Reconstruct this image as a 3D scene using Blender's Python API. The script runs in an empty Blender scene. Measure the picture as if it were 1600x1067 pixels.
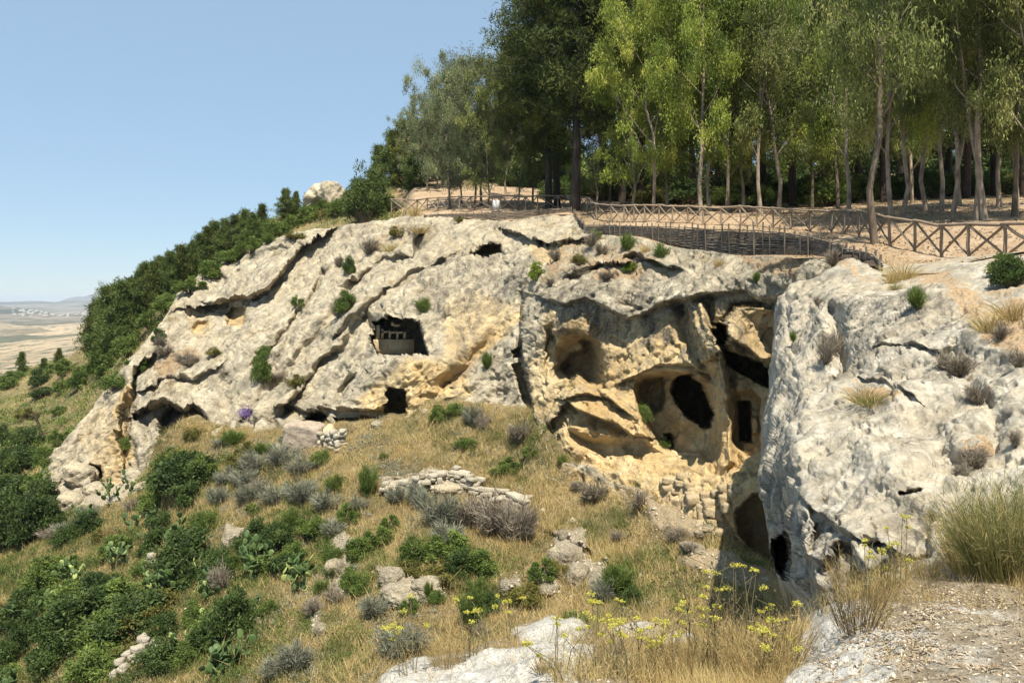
import bpy, math, random
import numpy as np
from mathutils import Vector, Matrix, Euler
rng = np.random.default_rng(7)
random.seed(7)
R = math.radians
scene = bpy.context.scene
COL = scene.collection

# ---------------------------------------------------------------- camera, light, exposure
F, HV, HU = 1244.0, 468.0, 800.0          # focal length and horizon, in photograph pixels
cam_d = bpy.data.cameras.new('camera'); cam = bpy.data.objects.new('camera', cam_d); COL.objects.link(cam)
cam_d.sensor_width = 36; cam_d.lens = 36 * F / 1600
cam.rotation_euler = (R(90), 0, 0)
cam_d.shift_y = -(533.5 - HV) / 1600
cam_d.clip_start = 0.05; cam_d.clip_end = 40000
scene.camera = cam
SUN = Vector((0.07, -0.47, 0.88)).normalized()
elev = math.asin(SUN.z); azim = math.atan2(SUN.x, SUN.y)
world = bpy.data.worlds.new('World'); scene.world = world; world.use_nodes = True
wn = world.node_tree.nodes; wl = world.node_tree.links
bg = wn['Background']
sky = wn.new('ShaderNodeTexSky'); sky.sky_type = 'NISHITA'; sky.sun_disc = False
sky.sun_elevation = elev; sky.sun_rotation = azim
sky.air_density = 1.0; sky.dust_density = 0.05; sky.ozone_density = 1.5; sky.altitude = 500
smx = wn.new('ShaderNodeMix'); smx.data_type = 'RGBA'; smx.inputs[0].default_value = 0.6; smx.inputs[7].default_value = (3.9, 5.6, 7.4, 1)   # pale summer haze evens the sky out
wl.new(sky.outputs[0], smx.inputs[6]); wl.new(smx.outputs[2], bg.inputs[0]); bg.inputs[1].default_value = 0.067
sun_d = bpy.data.lights.new('sun', 'SUN'); sun = bpy.data.objects.new('sun', sun_d); COL.objects.link(sun)
sun_d.energy = 4.9; sun_d.angle = R(0.53); sun_d.color = (1.0, 0.93, 0.80)
sun.rotation_euler = SUN.to_track_quat('Z', 'Y').to_euler()
scene.view_settings.view_transform = 'Standard'; scene.view_settings.look = 'None'
scene.view_settings.exposure = 0.88; scene.view_settings.gamma = 1.0
scene.view_settings.use_curve_mapping = False
scene.cycles.use_denoising = True
scene.cycles.max_bounces = 6; scene.cycles.diffuse_bounces = 2; scene.cycles.transparent_max_bounces = 4
scene.cycles.transmission_bounces = 3; scene.cycles.volume_bounces = 0

# ---------------------------------------------------------------- numbers
def P(u, v, d):                            # photograph pixel + distance -> point of the place
    return np.stack([(np.asarray(u, float) - HU) / F * d, np.asarray(d, float) + 0 * np.asarray(u, float), (HV - np.asarray(v, float)) / F * d], -1)
def sstep(a, b, x):
    t = np.clip((x - a) / (b - a + 1e-12), 0, 1); return t * t * (3 - 2 * t)
def _h(ix, iy, iz, s):
    n = (ix.astype(np.int64) * 374761393 + iy.astype(np.int64) * 668265263 + iz.astype(np.int64) * 2147483647 + s * 974711) & 0xffffffff
    n = ((n ^ (n >> 13)) * 1274126177) & 0xffffffff
    n = ((n ^ (n >> 15)) * 2246822519) & 0xffffffff
    return ((n ^ (n >> 16)) & 0xffffff).astype(np.float32) / 0xffffff
def vnoise(p, s=0):                        # value noise, -1..1
    p = np.asarray(p, np.float32); f = np.floor(p); i = f.astype(np.int64); t = p - f; t = t * t * t * (t * (t * 6 - 15) + 10)
    out = 0
    for dx in (0, 1):
        wx = t[..., 0] if dx else 1 - t[..., 0]
        for dy in (0, 1):
            wy = t[..., 1] if dy else 1 - t[..., 1]
            for dz in (0, 1):
                wz = t[..., 2] if dz else 1 - t[..., 2]
                out = out + wx * wy * wz * _h(i[..., 0] + dx, i[..., 1] + dy, i[..., 2] + dz, s)
    return out * 2 - 1
def fbm(p, o=4, s=0, g=0.5, ridged=False):
    a, tot, out = 1.0, 0, 0
    for k in range(o):
        n = vnoise(p, s + k * 17)
        if ridged: n = 1 - 2 * np.abs(n)
        out = out + a * n; tot += a; a *= g; p = p * 2.03 + 11.3
    return out / tot
def worley(p, s=0):                        # F1 and F2-F1, cheap 3d
    i = np.floor(p).astype(np.int64); f1 = np.full(p.shape[:-1], 9.0, np.float32); f2 = f1.copy(); idv = np.zeros_like(f1)
    for dx in (-1, 0, 1):
        for dy in (-1, 0, 1):
            for dz in (-1, 0, 1):
                c = i + np.array([dx, dy, dz])
                q = np.stack([c[..., 0] + _h(c[..., 0], c[..., 1], c[..., 2], s), c[..., 1] + _h(c[..., 0], c[..., 1], c[..., 2], s + 1),
                              c[..., 2] + _h(c[..., 0], c[..., 1], c[..., 2], s + 2)], -1)
                d = np.sqrt(((q - p) ** 2).sum(-1)).astype(np.float32)
                hid = _h(c[..., 0], c[..., 1], c[..., 2], s + 5)
                nr = d < f1
                f2 = np.where(nr, f1, np.minimum(f2, d)); idv = np.where(nr, hid, idv); f1 = np.where(nr, d, f1)
    return f1, f2 - f1, idv
def curve(pts, x):
    pts = np.array(pts, float); return np.interp(x, pts[:, 0], pts[:, 1])
class TPS:                                 # thin plate through scattered values
    def __init__(s, xy, z, lam=1e-5):
        s.c = np.array(xy, float); n = len(s.c); K = s.k(s.c) + lam * np.eye(n)
        A = np.zeros((n + 3, n + 3)); A[:n, :n] = K; A[:n, n] = 1; A[:n, n + 1:] = s.c; A[n, :n] = 1; A[n + 1:, :n] = s.c.T
        s.w = np.linalg.solve(A, np.r_[np.array(z, float), 0, 0, 0])
    def k(s, q):
        r2 = ((q[:, None, :] - s.c[None]) ** 2).sum(-1); return 0.5 * r2 * np.log(r2 + 1e-12)
    def __call__(s, q):
        q = np.asarray(q, float); sh = q.shape[:-1]; q = q.reshape(-1, 2); out = np.empty(len(q))
        for a in range(0, len(q), 60000):
            b = q[a:a + 60000]; out[a:a + 60000] = s.k(b) @ s.w[:-3] + s.w[-3] + b @ s.w[-2:]
        return out.reshape(sh)
def depth_tps(cp):                         # planes are affine in 1/d
    cp = np.array(cp, float); t = TPS(cp[:, :2] / 1000, 1 / cp[:, 2])
    return lambda u, v: 1 / np.maximum(t(np.stack([u, v], -1) / 1000), 1 / 30000)
def poly_sd(u, v, pts):                    # signed distance, positive inside
    pts = np.array(pts, float); d2 = np.full(u.shape, 1e18); ins = np.zeros(u.shape, bool)
    for a, b in zip(pts, np.roll(pts, -1, 0)):
        e = b - a; t = np.clip(((u - a[0]) * e[0] + (v - a[1]) * e[1]) / (e @ e), 0, 1)
        d2 = np.minimum(d2, (u - a[0] - t * e[0]) ** 2 + (v - a[1] - t * e[1]) ** 2)
        c = ((a[1] <= v) & (b[1] > v)) | ((b[1] <= v) & (a[1] > v))
        with np.errstate(divide='ignore', invalid='ignore'):
            xx = a[0] + (v - a[1]) * e[0] / (e[1] if e[1] else 1e-9)
        ins ^= c & (u < xx)
    d = np.sqrt(d2); return np.where(ins, d, -d)
def line_sd(u, v, pts):                    # distance to a polyline and side (positive = right-hand/below when drawn left to right)
    pts = np.array(pts, float); d2 = np.full(u.shape, 1e18); sg = np.ones(u.shape)
    for a, b in zip(pts[:-1], pts[1:]):
        e = b - a; t = np.clip(((u - a[0]) * e[0] + (v - a[1]) * e[1]) / (e @ e), 0, 1)
        q = (u - a[0] - t * e[0]) ** 2 + (v - a[1] - t * e[1]) ** 2
        s = np.sign(e[0] * (v - a[1]) - e[1] * (u - a[0]))
        n = q < d2; sg = np.where(n, s, sg); d2 = np.where(n, q, d2)
    return np.sqrt(d2) * sg

# ---------------------------------------------------------------- objects
def link(o, parent=None):
    COL.objects.link(o)
    if parent is not None: o.parent = parent
    return o
def tag(o, label=None, cat=None, group=None, kind=None):
    if label: o['label'] = label
    if cat: o['category'] = cat
    if group: o['group'] = group
    if kind: o['kind'] = kind
    return o
def mesh_np(name, V, Fq, mat=None, attrs=None, smooth=False, tris=None):
    """mesh from numpy: V (n,3), Fq (m,4) quads and/or tris (k,3)"""
    me = bpy.data.meshes.new(name); V = np.asarray(V, np.float32).reshape(-1, 3)
    loops = []; starts = []; n0 = 0
    if Fq is not None and np.shape(Fq)[1] == 3: tris = Fq if tris is None else np.r_[Fq, tris]; Fq = None
    nq = 0 if Fq is None else len(Fq); nt = 0 if tris is None else len(tris)
    parts = []
    if nq: parts.append(np.asarray(Fq, np.int32).ravel())
    if nt: parts.append(np.asarray(tris, np.int32).ravel())
    lv = np.concatenate(parts)
    st = np.concatenate([np.arange(nq) * 4, nq * 4 + np.arange(nt) * 3]).astype(np.int32)
    me.vertices.add(len(V)); me.vertices.foreach_set('co', V.ravel())
    me.loops.add(len(lv)); me.loops.foreach_set('vertex_index', lv)
    me.polygons.add(nq + nt); me.polygons.foreach_set('loop_start', st)
    me.update(calc_edges=True)
    if smooth: me.polygons.foreach_set('use_smooth', np.ones(nq + nt, bool))
    for k, a in (attrs or {}).items():
        a = np.asarray(a, np.float32)
        at = me.attributes.new(k, 'FLOAT', 'POINT'); at.data.foreach_set('value', a.ravel())
    if mat: me.materials.append(mat)
    return me
def obj(name, me, parent=None):
    return link(bpy.data.objects.new(name, me), parent)
def empty(name, loc=(0, 0, 0), rz=0, s=1):
    o = bpy.data.objects.new(name, None); o.empty_display_size = 0.2; COL.objects.link(o)
    o.location = loc; o.rotation_euler = (0, 0, rz); o.scale = (s, s, s); return o
def grid_faces(nr, nc):
    i = np.arange(nr * nc).reshape(nr, nc)
    return np.stack([i[:-1, :-1], i[1:, :-1], i[1:, 1:], i[:-1, 1:]], -1).reshape(-1, 4)
def gnormal(G):                            # normals of a grid (rows, cols, 3), towards the camera
    a = np.gradient(G, axis=0); b = np.gradient(G, axis=1); n = np.cross(a, b)
    n /= np.linalg.norm(n, axis=-1, keepdims=True) + 1e-9
    s = np.sign(-(n * G).sum(-1, keepdims=True)); s[s == 0] = 1
    return n * s
def sheet(name, G, mat, attrs, skirts=(), kind='structure'):
    """grid of points; skirts = [(side, (dx,dy,dz) offsets...)] carry the surface on behind its visible edge"""
    for side, offs in skirts:
        offs = [np.array(o, float) for o in offs]
        if side in ('top', 'bottom'):
            e = G[:1] if side == 'top' else G[-1:]
            ex = [e + o for o in offs]
            G = np.concatenate((ex[::-1] + [G]) if side == 'top' else ([G] + ex), 0)
            for k in attrs:
                a = attrs[k]; r = a[:1] if side == 'top' else a[-1:]
                attrs[k] = np.concatenate(([r] * len(offs) + [a]) if side == 'top' else ([a] + [r] * len(offs)), 0)
        else:
            e = G[:, :1] if side == 'left' else G[:, -1:]
            ex = [e + o for o in offs]
            G = np.concatenate((ex[::-1] + [G]) if side == 'left' else ([G] + ex), 1)
            for k in attrs:
                a = attrs[k]; r = a[:, :1] if side == 'left' else a[:, -1:]
                attrs[k] = np.concatenate(([r] * len(offs) + [a]) if side == 'left' else ([a] + [r] * len(offs)), 1)
    me = mesh_np(name, G.reshape(-1, 3), grid_faces(*G.shape[:2]), mat, {k: a.ravel() for k, a in attrs.items()}, smooth=True)
    return tag(obj(name, me), kind=kind)

# ---------------------------------------------------------------- materials
class NT:
    def __init__(s, name):
        s.m = bpy.data.materials.new(name); s.m.use_nodes = True; s.t = s.m.node_tree; s.b = s.t.nodes['Principled BSDF']
        s.b.inputs['Specular IOR Level'].default_value = 0.25; s.b.inputs['Roughness'].default_value = 0.9
        s.co = s.t.nodes.new('ShaderNodeTexCoord').outputs['Object']
    def n(s, t): return s.t.nodes.new(t)
    def l(s, a, b): s.t.links.new(a, b)
    def val(s, x, inp):
        if hasattr(x, 'links'): s.l(x, inp)
        else: inp.default_value = x
    def attr(s, k):
        a = s.n('ShaderNodeAttribute'); a.attribute_name = k; return a.outputs['Fac']
    def map(s, sc, rot=(0, 0, 0)):
        m = s.n('ShaderNodeMapping'); s.l(s.co, m.inputs[0]); m.inputs['Rotation'].default_value = rot
        m.inputs['Scale'].default_value = sc if hasattr(sc, '__len__') else (sc, sc, sc); return m.outputs[0]
    def noise(s, scale, det=4, rough=0.55, vec=None, dist=0):
        n = s.n('ShaderNodeTexNoise'); n.inputs['Scale'].default_value = scale; n.inputs['Detail'].default_value = det
        n.inputs['Roughness'].default_value = rough; n.inputs['Distortion'].default_value = dist
        s.l(vec if vec is not None else s.co, n.inputs['Vector']); return n.outputs['Fac']
    def vor(s, scale, vec=None, feat='F1', rnd=1.0):
        n = s.n('ShaderNodeTexVoronoi'); n.feature = feat; n.inputs['Scale'].default_value = scale; n.inputs['Randomness'].default_value = rnd
        s.l(vec if vec is not None else s.co, n.inputs['Vector']); return n.outputs['Distance']
    def ramp(s, x, stops):
        r = s.n('ShaderNodeValToRGB'); e = r.color_ramp.elements
        while len(e) < len(stops): e.new(0.5)
        for q, (p, c) in zip(e, stops):
            q.position = p; q.color = (*c, 1) if hasattr(c, '__len__') else (c, c, c, 1)
        s.l(x, r.inputs[0]); return r.outputs[0]
    def mix(s, f, a, b, mode='MIX'):
        m = s.n('ShaderNodeMix'); m.data_type = 'RGBA'; m.blend_type = mode
        for x, i in ((f, 0), (a, 6), (b, 7)):
            if hasattr(x, 'links'): s.l(x, m.inputs[i])
            elif hasattr(x, '__len__'): m.inputs[i].default_value = (*x, 1)
            else: m.inputs[i].default_value = x
        return m.outputs[2]
    def math(s, op, a, b=0.0, clamp=False):
        m = s.n('ShaderNodeMath'); m.operation = op; m.use_clamp = clamp
        s.val(a, m.inputs[0]); s.val(b, m.inputs[1]); return m.outputs[0]
    def bump(s, h, dist, strength=1.0, prev=None):
        b = s.n('ShaderNodeBump'); b.inputs['Distance'].default_value = dist; b.inputs['Strength'].default_value = strength
        s.l(h, b.inputs['Height'])
        if prev is not None: s.l(prev, b.inputs['Normal'])
        return b.outputs[0]
    def out(s, col, nrm=None):
        s.val(col if hasattr(col, 'links') else (*col, 1), s.b.inputs['Base Color'])
        if nrm is not None: s.l(nrm, s.b.inputs['Normal'])
        return s.m

def rock_mat(name, k, white=(0.53, 0.465, 0.34), bumpd=0.06):
    """k = grain scale: 1 for the far cliff, 3 for the near rock"""
    t = NT(name)
    och, lich, soil = t.attr('ochre'), t.attr('lichen'), t.attr('soil')
    n1 = t.noise(0.35 * k, 6, 0.6); n2 = t.noise(2.2 * k, 6, 0.65); n3 = t.noise(9 * k, 5, 0.7)
    grey = t.ramp(n2, [(0.28, (0.24, 0.215, 0.17)), (0.43, (white[0] * .74, white[1] * .73, white[2] * .70)), (0.57, white), (0.75, (min(white[0] * 1.22, .7), min(white[1] * 1.22, .7), white[2] * 1.25))])
    grey = t.mix(t.ramp(n1, [(0.38, 0.0), (0.62, 0.55)]), grey, (0.43, 0.355, 0.235))
    grey = t.mix(t.ramp(t.noise(0.9 * k, 5, 0.65), [(0.50, 0.0), (0.64, 0.5)]), grey, (0.30, 0.265, 0.205))
    oc = t.ramp(n1, [(0.3, (0.40, 0.265, 0.11)), (0.5, (0.60, 0.44, 0.215)), (0.7, (0.70, 0.57, 0.34))])
    oc = t.mix(t.ramp(n2, [(0.35, 0.5), (0.6, 0.0)]), oc, (0.30, 0.19, 0.085))
    of = t.math('ADD', och, t.math('MULTIPLY', t.math('SUBTRACT', n2, 0.5), 0.9))
    of = t.ramp(of, [(0.28, 0.0), (0.85, 1.0)])
    c = t.mix(of, grey, oc)
    dip = t.map((1, 1, 1), (0, R(42), 0)); dm = t.n('ShaderNodeMapping'); t.l(dip, dm.inputs[0]); dm.inputs['Scale'].default_value = (0.16 * k, 0.6 * k, 1.5 * k)
    bed = t.noise(1.0, 6, 0.62, dm.outputs[0], 0.6)
    c = t.mix(t.math('MULTIPLY', t.ramp(bed, [(0.50, 0.0), (0.62, 0.6)]), t.math('SUBTRACT', 1.0, t.math('MULTIPLY', och, 0.6))), c, (0.22, 0.185, 0.13))
    # dark lichen crust, in blotches and vertical streaks
    st = t.noise(1.0, 5, 0.6, t.map((1.6 * k, 1.6 * k, 0.22 * k)))
    stk = t.noise(1.0, 6, 0.65, t.map((0.9 * k, 0.9 * k, 0.10 * k)), 0.8)
    c = t.mix(t.math('MULTIPLY', t.ramp(stk, [(0.52, 0.0), (0.66, 0.6)]), lich), c, (0.17, 0.155, 0.13))
    lf = t.math('MULTIPLY', t.ramp(t.math('ADD', t.math('MULTIPLY', n3, 0.45), t.math('MULTIPLY', st, 0.55)), [(0.44, 0.0), (0.60, 1.0)]), lich, clamp=True)
    c = t.mix(lf, c, (0.085, 0.078, 0.066))
    speck = t.ramp(n3, [(0.32, 0.7), (0.43, 0.0)])
    c = t.mix(t.math('MULTIPLY', speck, t.ramp(n2, [(0.4, 1.0), (0.6, 0.25)])), c, (0.13, 0.12, 0.10))
    so = t.ramp(t.math('ADD', soil, t.math('ADD', t.math('MULTIPLY', t.math('SUBTRACT', n2, 0.5), 1.5), t.math('MULTIPLY', t.math('SUBTRACT', n1, 0.5), 1.2))), [(0.46, 0.0), (0.58, 1.0)])
    c = t.mix(so, c, t.ramp(n3, [(0.35, (0.22, 0.15, 0.085)), (0.65, (0.42, 0.31, 0.19))]))
    vo = t.vor(3.1 * k, t.map((1, 1, 1)))
    b1 = t.bump(n2, bumpd / k * 3.2, 1.0, t.bump(bed, bumpd / k * 5.0, 1.0))
    b2 = t.bump(n3, bumpd / k * 0.9, 1.0, b1)
    b3 = t.bump(t.ramp(vo, [(0.0, 0.0), (0.35, 1.0)]), bumpd / k * 0.6, 0.6, b2)
    b4 = t.bump(t.noise(34 * k, 3, 0.7), bumpd / k * 0.22, 0.8, b3)
    return t.out(c, b4)
M_CLIFF = rock_mat('cliff_limestone', 1.0)
M_NEAR = rock_mat('near_limestone', 2.4, (0.49, 0.45, 0.37), 0.04)

def ground_mat(name, c0, c1, c2, green, k=1.0):
    t = NT(name); n1 = t.noise(0.5 * k, 5, 0.6); n2 = t.noise(5 * k, 5, 0.7); n3 = t.noise(22 * k, 3, 0.7)
    c = t.ramp(n2, [(0.3, c0), (0.5, c1), (0.72, c2)])
    c = t.mix(t.math('MULTIPLY', t.attr('green'), t.ramp(n3, [(0.3, 0.5), (0.6, 1.0)])), c, green)
    c = t.mix(t.ramp(n3, [(0.35, 0.6), (0.5, 0.0)]), c, (c0[0] * .6, c0[1] * .6, c0[2] * .6))
    b = t.bump(n2, 0.12 / k); b = t.bump(n3, 0.03 / k, 1, b)
    return t.out(c, b)
M_SLOPE = ground_mat('dry_grass_soil', (0.15, 0.115, 0.06), (0.27, 0.205, 0.11), (0.37, 0.30, 0.18), (0.075, 0.09, 0.03))
M_FOREST = ground_mat('leaf_litter_ground', (0.24, 0.15, 0.09), (0.43, 0.30, 0.195), (0.56, 0.42, 0.29), (0.10, 0.10, 0.04))
M_HILL = ground_mat('scrubby_hillside', (0.12, 0.11, 0.05), (0.21, 0.18, 0.085), (0.32, 0.27, 0.15), (0.07, 0.09, 0.03), 0.6)
# ================================================================= THE CLIFF
TOP = [(40, 770), (60, 748), (78, 722), (100, 692), (130, 655), (150, 628), (172, 600), (185, 582), (195, 566), (215, 548), (236, 522), (262, 490), (276, 462), (292, 448), (318, 430),
       (345, 412), (375, 400), (410, 381), (450, 366), (500, 358), (545, 352), (600, 345), (640, 336), (680, 338), (740, 342), (800, 345), (850, 337), (893, 335),
       (912, 352), (935, 366), (1000, 372), (1040, 384), (1100, 391), (1160, 401), (1200, 400), (1260, 402), (1340, 410)]
TOPD = [(40, 60), (190, 66), (260, 72), (410, 80), (545, 76), (640, 70), (740, 64), (850, 60), (895, 58), (935, 50), (1000, 44), (1100, 39), (1160, 36), (1260, 30.5), (1340, 26)]
FOOT = [(40, 790), (75, 765), (110, 775), (150, 765), (190, 756), (225, 748), (245, 690), (285, 655), (330, 662), (365, 668), (400, 672), (430, 668), (470, 668), (530, 662), (580, 656), (640, 652),
        (665, 625), (700, 622), (760, 632), (835, 640), (852, 668), (875, 695), (900, 725), (950, 748), (1000, 762), (1040, 790), (1080, 812), (1120, 826), (1150, 842), (1175, 868), (1200, 890), (1215, 905), (1260, 925), (1340, 940)]
cp = [(u, curve(TOP, u), d) for u, d in TOPD]
cp += [(75, 765, 58), (190, 756, 56), (150, 690, 60), (240, 640, 60), (290, 580, 64), (285, 655, 57), (340, 500, 70), (365, 668, 55), (300, 620, 61), (400, 600, 58), (400, 500, 65), (480, 440, 68), (440, 420, 72),
       (480, 560, 58), (480, 668, 52), (550, 480, 59), (620, 420, 61), (560, 640, 50), (620, 600, 49.5), (640, 652, 48), (620, 470, 55), (700, 600, 48), (700, 520, 51), (700, 430, 57),
       (760, 632, 46), (800, 600, 45.5), (750, 520, 49.5), (760, 400, 57), (800, 460, 51), (845, 380, 54), (850, 420, 48), (840, 640, 43.5), (830, 560, 44.5), (850, 480, 44),
       (950, 440, 41.5), (950, 520, 40.5), (900, 600, 41), (870, 680, 40.5), (900, 640, 40), (1000, 600, 38.5), (1000, 690, 38), (1050, 450, 38.5), (1060, 520, 37.5), (1150, 450, 35.5), (1150, 540, 35),
       (1150, 640, 34.5), (1160, 715, 33.5), (950, 735, 38), (1050, 735, 35.5), (900, 735, 39), (1190, 742, 31.5), (1240, 500, 34), (1240, 650, 33), (1200, 600, 34), (1100, 800, 31.5), (1040, 790, 33.5), (1000, 762, 35.5), (1190, 800, 30),
       (1150, 842, 30.5), (1200, 890, 28.5), (1240, 760, 31), (1260, 925, 27), (1300, 440, 27.5), (1260, 440, 29.5), (1300, 560, 31), (1330, 800, 30)]
cliffD = depth_tps(cp)
U = np.linspace(40, 1335, 800); nr = 310
T = np.linspace(0, 1, nr)
top = curve(TOP, U); foot = curve(FOOT, U) + 26
UU = np.broadcast_to(U, (nr, len(U))).copy(); VV = top + (foot - top) * T[:, None]
# a little wander so that carved outlines are not ruler-straight
Pn = np.stack([UU / 22, VV / 22, 0 * UU], -1)
WU = UU + 3.5 * fbm(Pn, 3, 3); WV = VV + 3.5 * fbm(Pn, 3, 4)
D0 = cliffD(UU, VV)
dd = np.zeros_like(UU)
ochre = np.zeros_like(UU); lichen = np.full_like(UU, 0.35); soil = np.zeros_like(UU); rough = np.ones_like(UU)
def lip(pts, uw, ua, dw, da, ease=1.5):
    global dd
    if ease == 1.5 and min(p[0] for p in pts) < 760: ease = 4.5; dw *= 1.35
    if pts[0][0] - pts[-1][0] > 0.3 * abs(pts[0][1] - pts[-1][1]): pts = pts[::-1]
    s = line_sd(WU, WV, pts); k = sstep(-ease, ease, s)
    dd += (1 - k) * -ua * np.exp(-(s / uw) ** 2) + k * da * np.exp(-(s / dw) ** 2)
def groove(pts, w, a):
    global dd
    dd += a * np.exp(-(line_sd(WU, WV, pts) / w) ** 2)
def pocket(pts, a, soft, warp=True, oc=None, ro=None):
    global dd, ochre, rough
    s = poly_sd(WU if warp else UU, WV if warp else VV, pts); k = sstep(0, soft, s); dd += a * k
    if oc is not None: ochre = np.where(s > -4, np.maximum(ochre, oc * sstep(-4, 6, s)), ochre)
    if ro is not None: rough = rough * (1 - k) + ro * k
def paint(a, pts, val, soft=14):
    k = sstep(-soft, soft, poly_sd(WU, WV, pts)); return a * (1 - k) + val * k
# --- left cliff: big slab with a shaded underside, diagonal beds running down to the left
lip([(500, 372), (470, 392), (445, 425), (420, 452), (395, 462), (365, 466), (338, 472)], 55, 1.8, 22, 2.2)
lip([(338, 420), (352, 432), (395, 405), (440, 392), (480, 380)], 14, 0.5, 14, 0.8)
lip([(330, 472), (352, 474), (376, 474)], 16, 0.3, 12, 0.4)
pocket([(348, 485), (362, 478), (388, 478), (388, 500), (380, 513), (352, 512)], 2.2, 8, oc=0.8, ro=0.3)
pocket([(298, 512), (310, 498), (326, 500), (328, 512), (314, 523), (300, 522)], 1.2, 8, oc=0.95, ro=0.3)
pocket([(285, 490), (300, 478), (330, 488), (338, 512), (328, 530), (300, 530)], 0.6, 14, oc=0.5)
groove([(505, 425), (480, 470), (465, 490), (445, 515), (420, 545), (395, 575)], 5, 1.5)
groove([(640, 370), (600, 400), (560, 440), (530, 475), (500, 520), (470, 560), (430, 610)], 9, 1.6)
groove([(560, 372), (520, 420), (490, 450)], 8, 0.8)
groove([(600, 378), (575, 400), (555, 425)], 7, 1.0)
groove([(470, 500), (440, 560), (400, 640)], 7, 0.9)
groove([(520, 560), (480, 610), (450, 650)], 8, 1.2)
groove([(545, 590), (520, 640)], 7, 1.0)
lip([(655, 372), (640, 390), (615, 402), (590, 412), (560, 432)], 22, 1.1, 12, 1.3)
lip([(690, 400), (650, 420), (600, 450), (560, 490), (530, 520)], 16, 0.7, 12, 0.9)
lip([(560, 500), (530, 540), (500, 560), (480, 590), (450, 640)], 20, 0.8, 14, 0.9)
groove([(575, 500), (572, 540), (560, 580), (530, 610)], 10, 1.2)
# far-left buttress: white left face, ochre hollow wall, boulders
lip([(192, 752), (188, 700), (190, 640), (200, 600), (212, 575), (228, 560)], 22, 1.0, 14, 1.6)
paintzone = [(186, 600), (205, 590), (200, 650), (204, 700), (196, 755), (150, 755), (165, 700), (178, 640)]
ochre = paint(ochre, paintzone, 0.95, 8)
ochre = paint(ochre, [(140, 640), (180, 620), (180, 740), (140, 730), (120, 690)], 0.45, 12)
groove([(212, 590), (205, 640), (200, 690)], 5, 1.8)
groove([(190, 590), (160, 640), (130, 700), (110, 740)], 7, 0.8)
pocket([(206, 644), (215, 642), (222, 650), (221, 662), (210, 662)], 3.5, 3)
lip([(235, 640), (255, 632), (285, 634), (310, 640), (326, 655), (328, 672)], 26, 1.2, 20, 2.4)
pocket([(246, 648), (262, 636), (290, 634), (312, 642), (326, 656), (326, 690), (246, 690)], 5, 7)
groove([(250, 600), (225, 640), (235, 690)], 8, 1.0)
pocket([(140, 730), (158, 728), (166, 745), (168, 770), (148, 770)], 2.5, 6)
lip([(228, 605), (262, 590), (300, 596), (330, 580)], 24, 0.7, 12, 0.8)
pocket([(372, 646), (392, 640), (412, 646), (416, 660), (400, 690), (370, 690)], 1.2, 8)
groove([(360, 600), (352, 650), (356, 680)], 8, 0.9)
groove([(430, 600), (420, 640), (436, 670)], 8, 0.9)
# the cave with dwelling niches, its ochre jamb and sill
pocket([(578, 500), (592, 492), (640, 492), (655, 497), (661, 520), (671, 556), (584, 554), (577, 530)], 9, 4, warp=False)
lip([(575, 560), (610, 557), (640, 559), (685, 562)], 8, -0.2, 30, -0.9)
ochre = paint(ochre, [(640, 560), (690, 560), (730, 590), (740, 620), (660, 640), (630, 660), (560, 656), (560, 620), (600, 590)], 0.85, 10)
ochre = paint(ochre, [(690, 480), (735, 450), (810, 470), (800, 510), (760, 540), (710, 590), (690, 560)], 0.62, 16)
groove([(810, 490), (770, 530), (730, 575), (700, 600)], 14, 1.0)
lip([(815, 505), (770, 540), (735, 580), (700, 605), (670, 640)], 14, -0.5, 26, -0.6, 4)
ochre = paint(ochre, [(815, 480), (820, 500), (760, 550), (710, 600), (690, 590), (750, 530)], 0.8, 6)
pocket([(601, 612), (606, 605), (628, 605), (634, 612), (637, 690), (600, 690)], 8.0, 3, warp=False)
for y, a in ((600, .12), (622, .22), (640, .2)):     # thin beds beside the door
    lip([(545, y + 8), (600, y + 2)], 8, 0.12, 7, a); lip([(636, y), (675, y - 6), (700, y - 14)], 8, 0.12, 7, a)
pocket([(478, 650), (500, 642), (520, 652), (524, 700), (478, 690)], 5, 6)
pocket([(528, 655), (560, 650), (600, 652), (600, 690), (528, 690)], 3.5, 6)
lip([(440, 640), (480, 640), (520, 645), (560, 640), (600, 640)], 22, 0.8, 16, 1.0)
# upper middle: rectangular mouth, twin holes, overhang under the woven fence
pocket([(733, 381), (783, 380), (785, 396), (760, 400), (734, 400)], 5.0, 3, warp=False)
lip([(800, 362), (830, 372), (870, 380), (900, 378), (925, 372)], 16, 1.0, 20, 1.0)
ochre = paint(ochre, [(825, 378), (880, 384), (900, 400), (850, 412), (828, 400)], 0.7, 8)
pocket([(842, 374), (850, 374), (850, 384), (842, 384)], 2.0, 2, warp=False); pocket([(852, 375), (859, 376), (859, 385), (852, 384)], 2.0, 2, warp=False)
groove([(860, 400), (845, 430), (820, 470)], 14, 1.4)
pocket([(966, 405), (985, 395), (1008, 397), (1014, 410), (990, 418)], 1.6, 7)
lip([(900, 425), (935, 410), (980, 418), (1020, 405), (1045, 415)], 20, 0.7, 14, 0.8)
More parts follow.
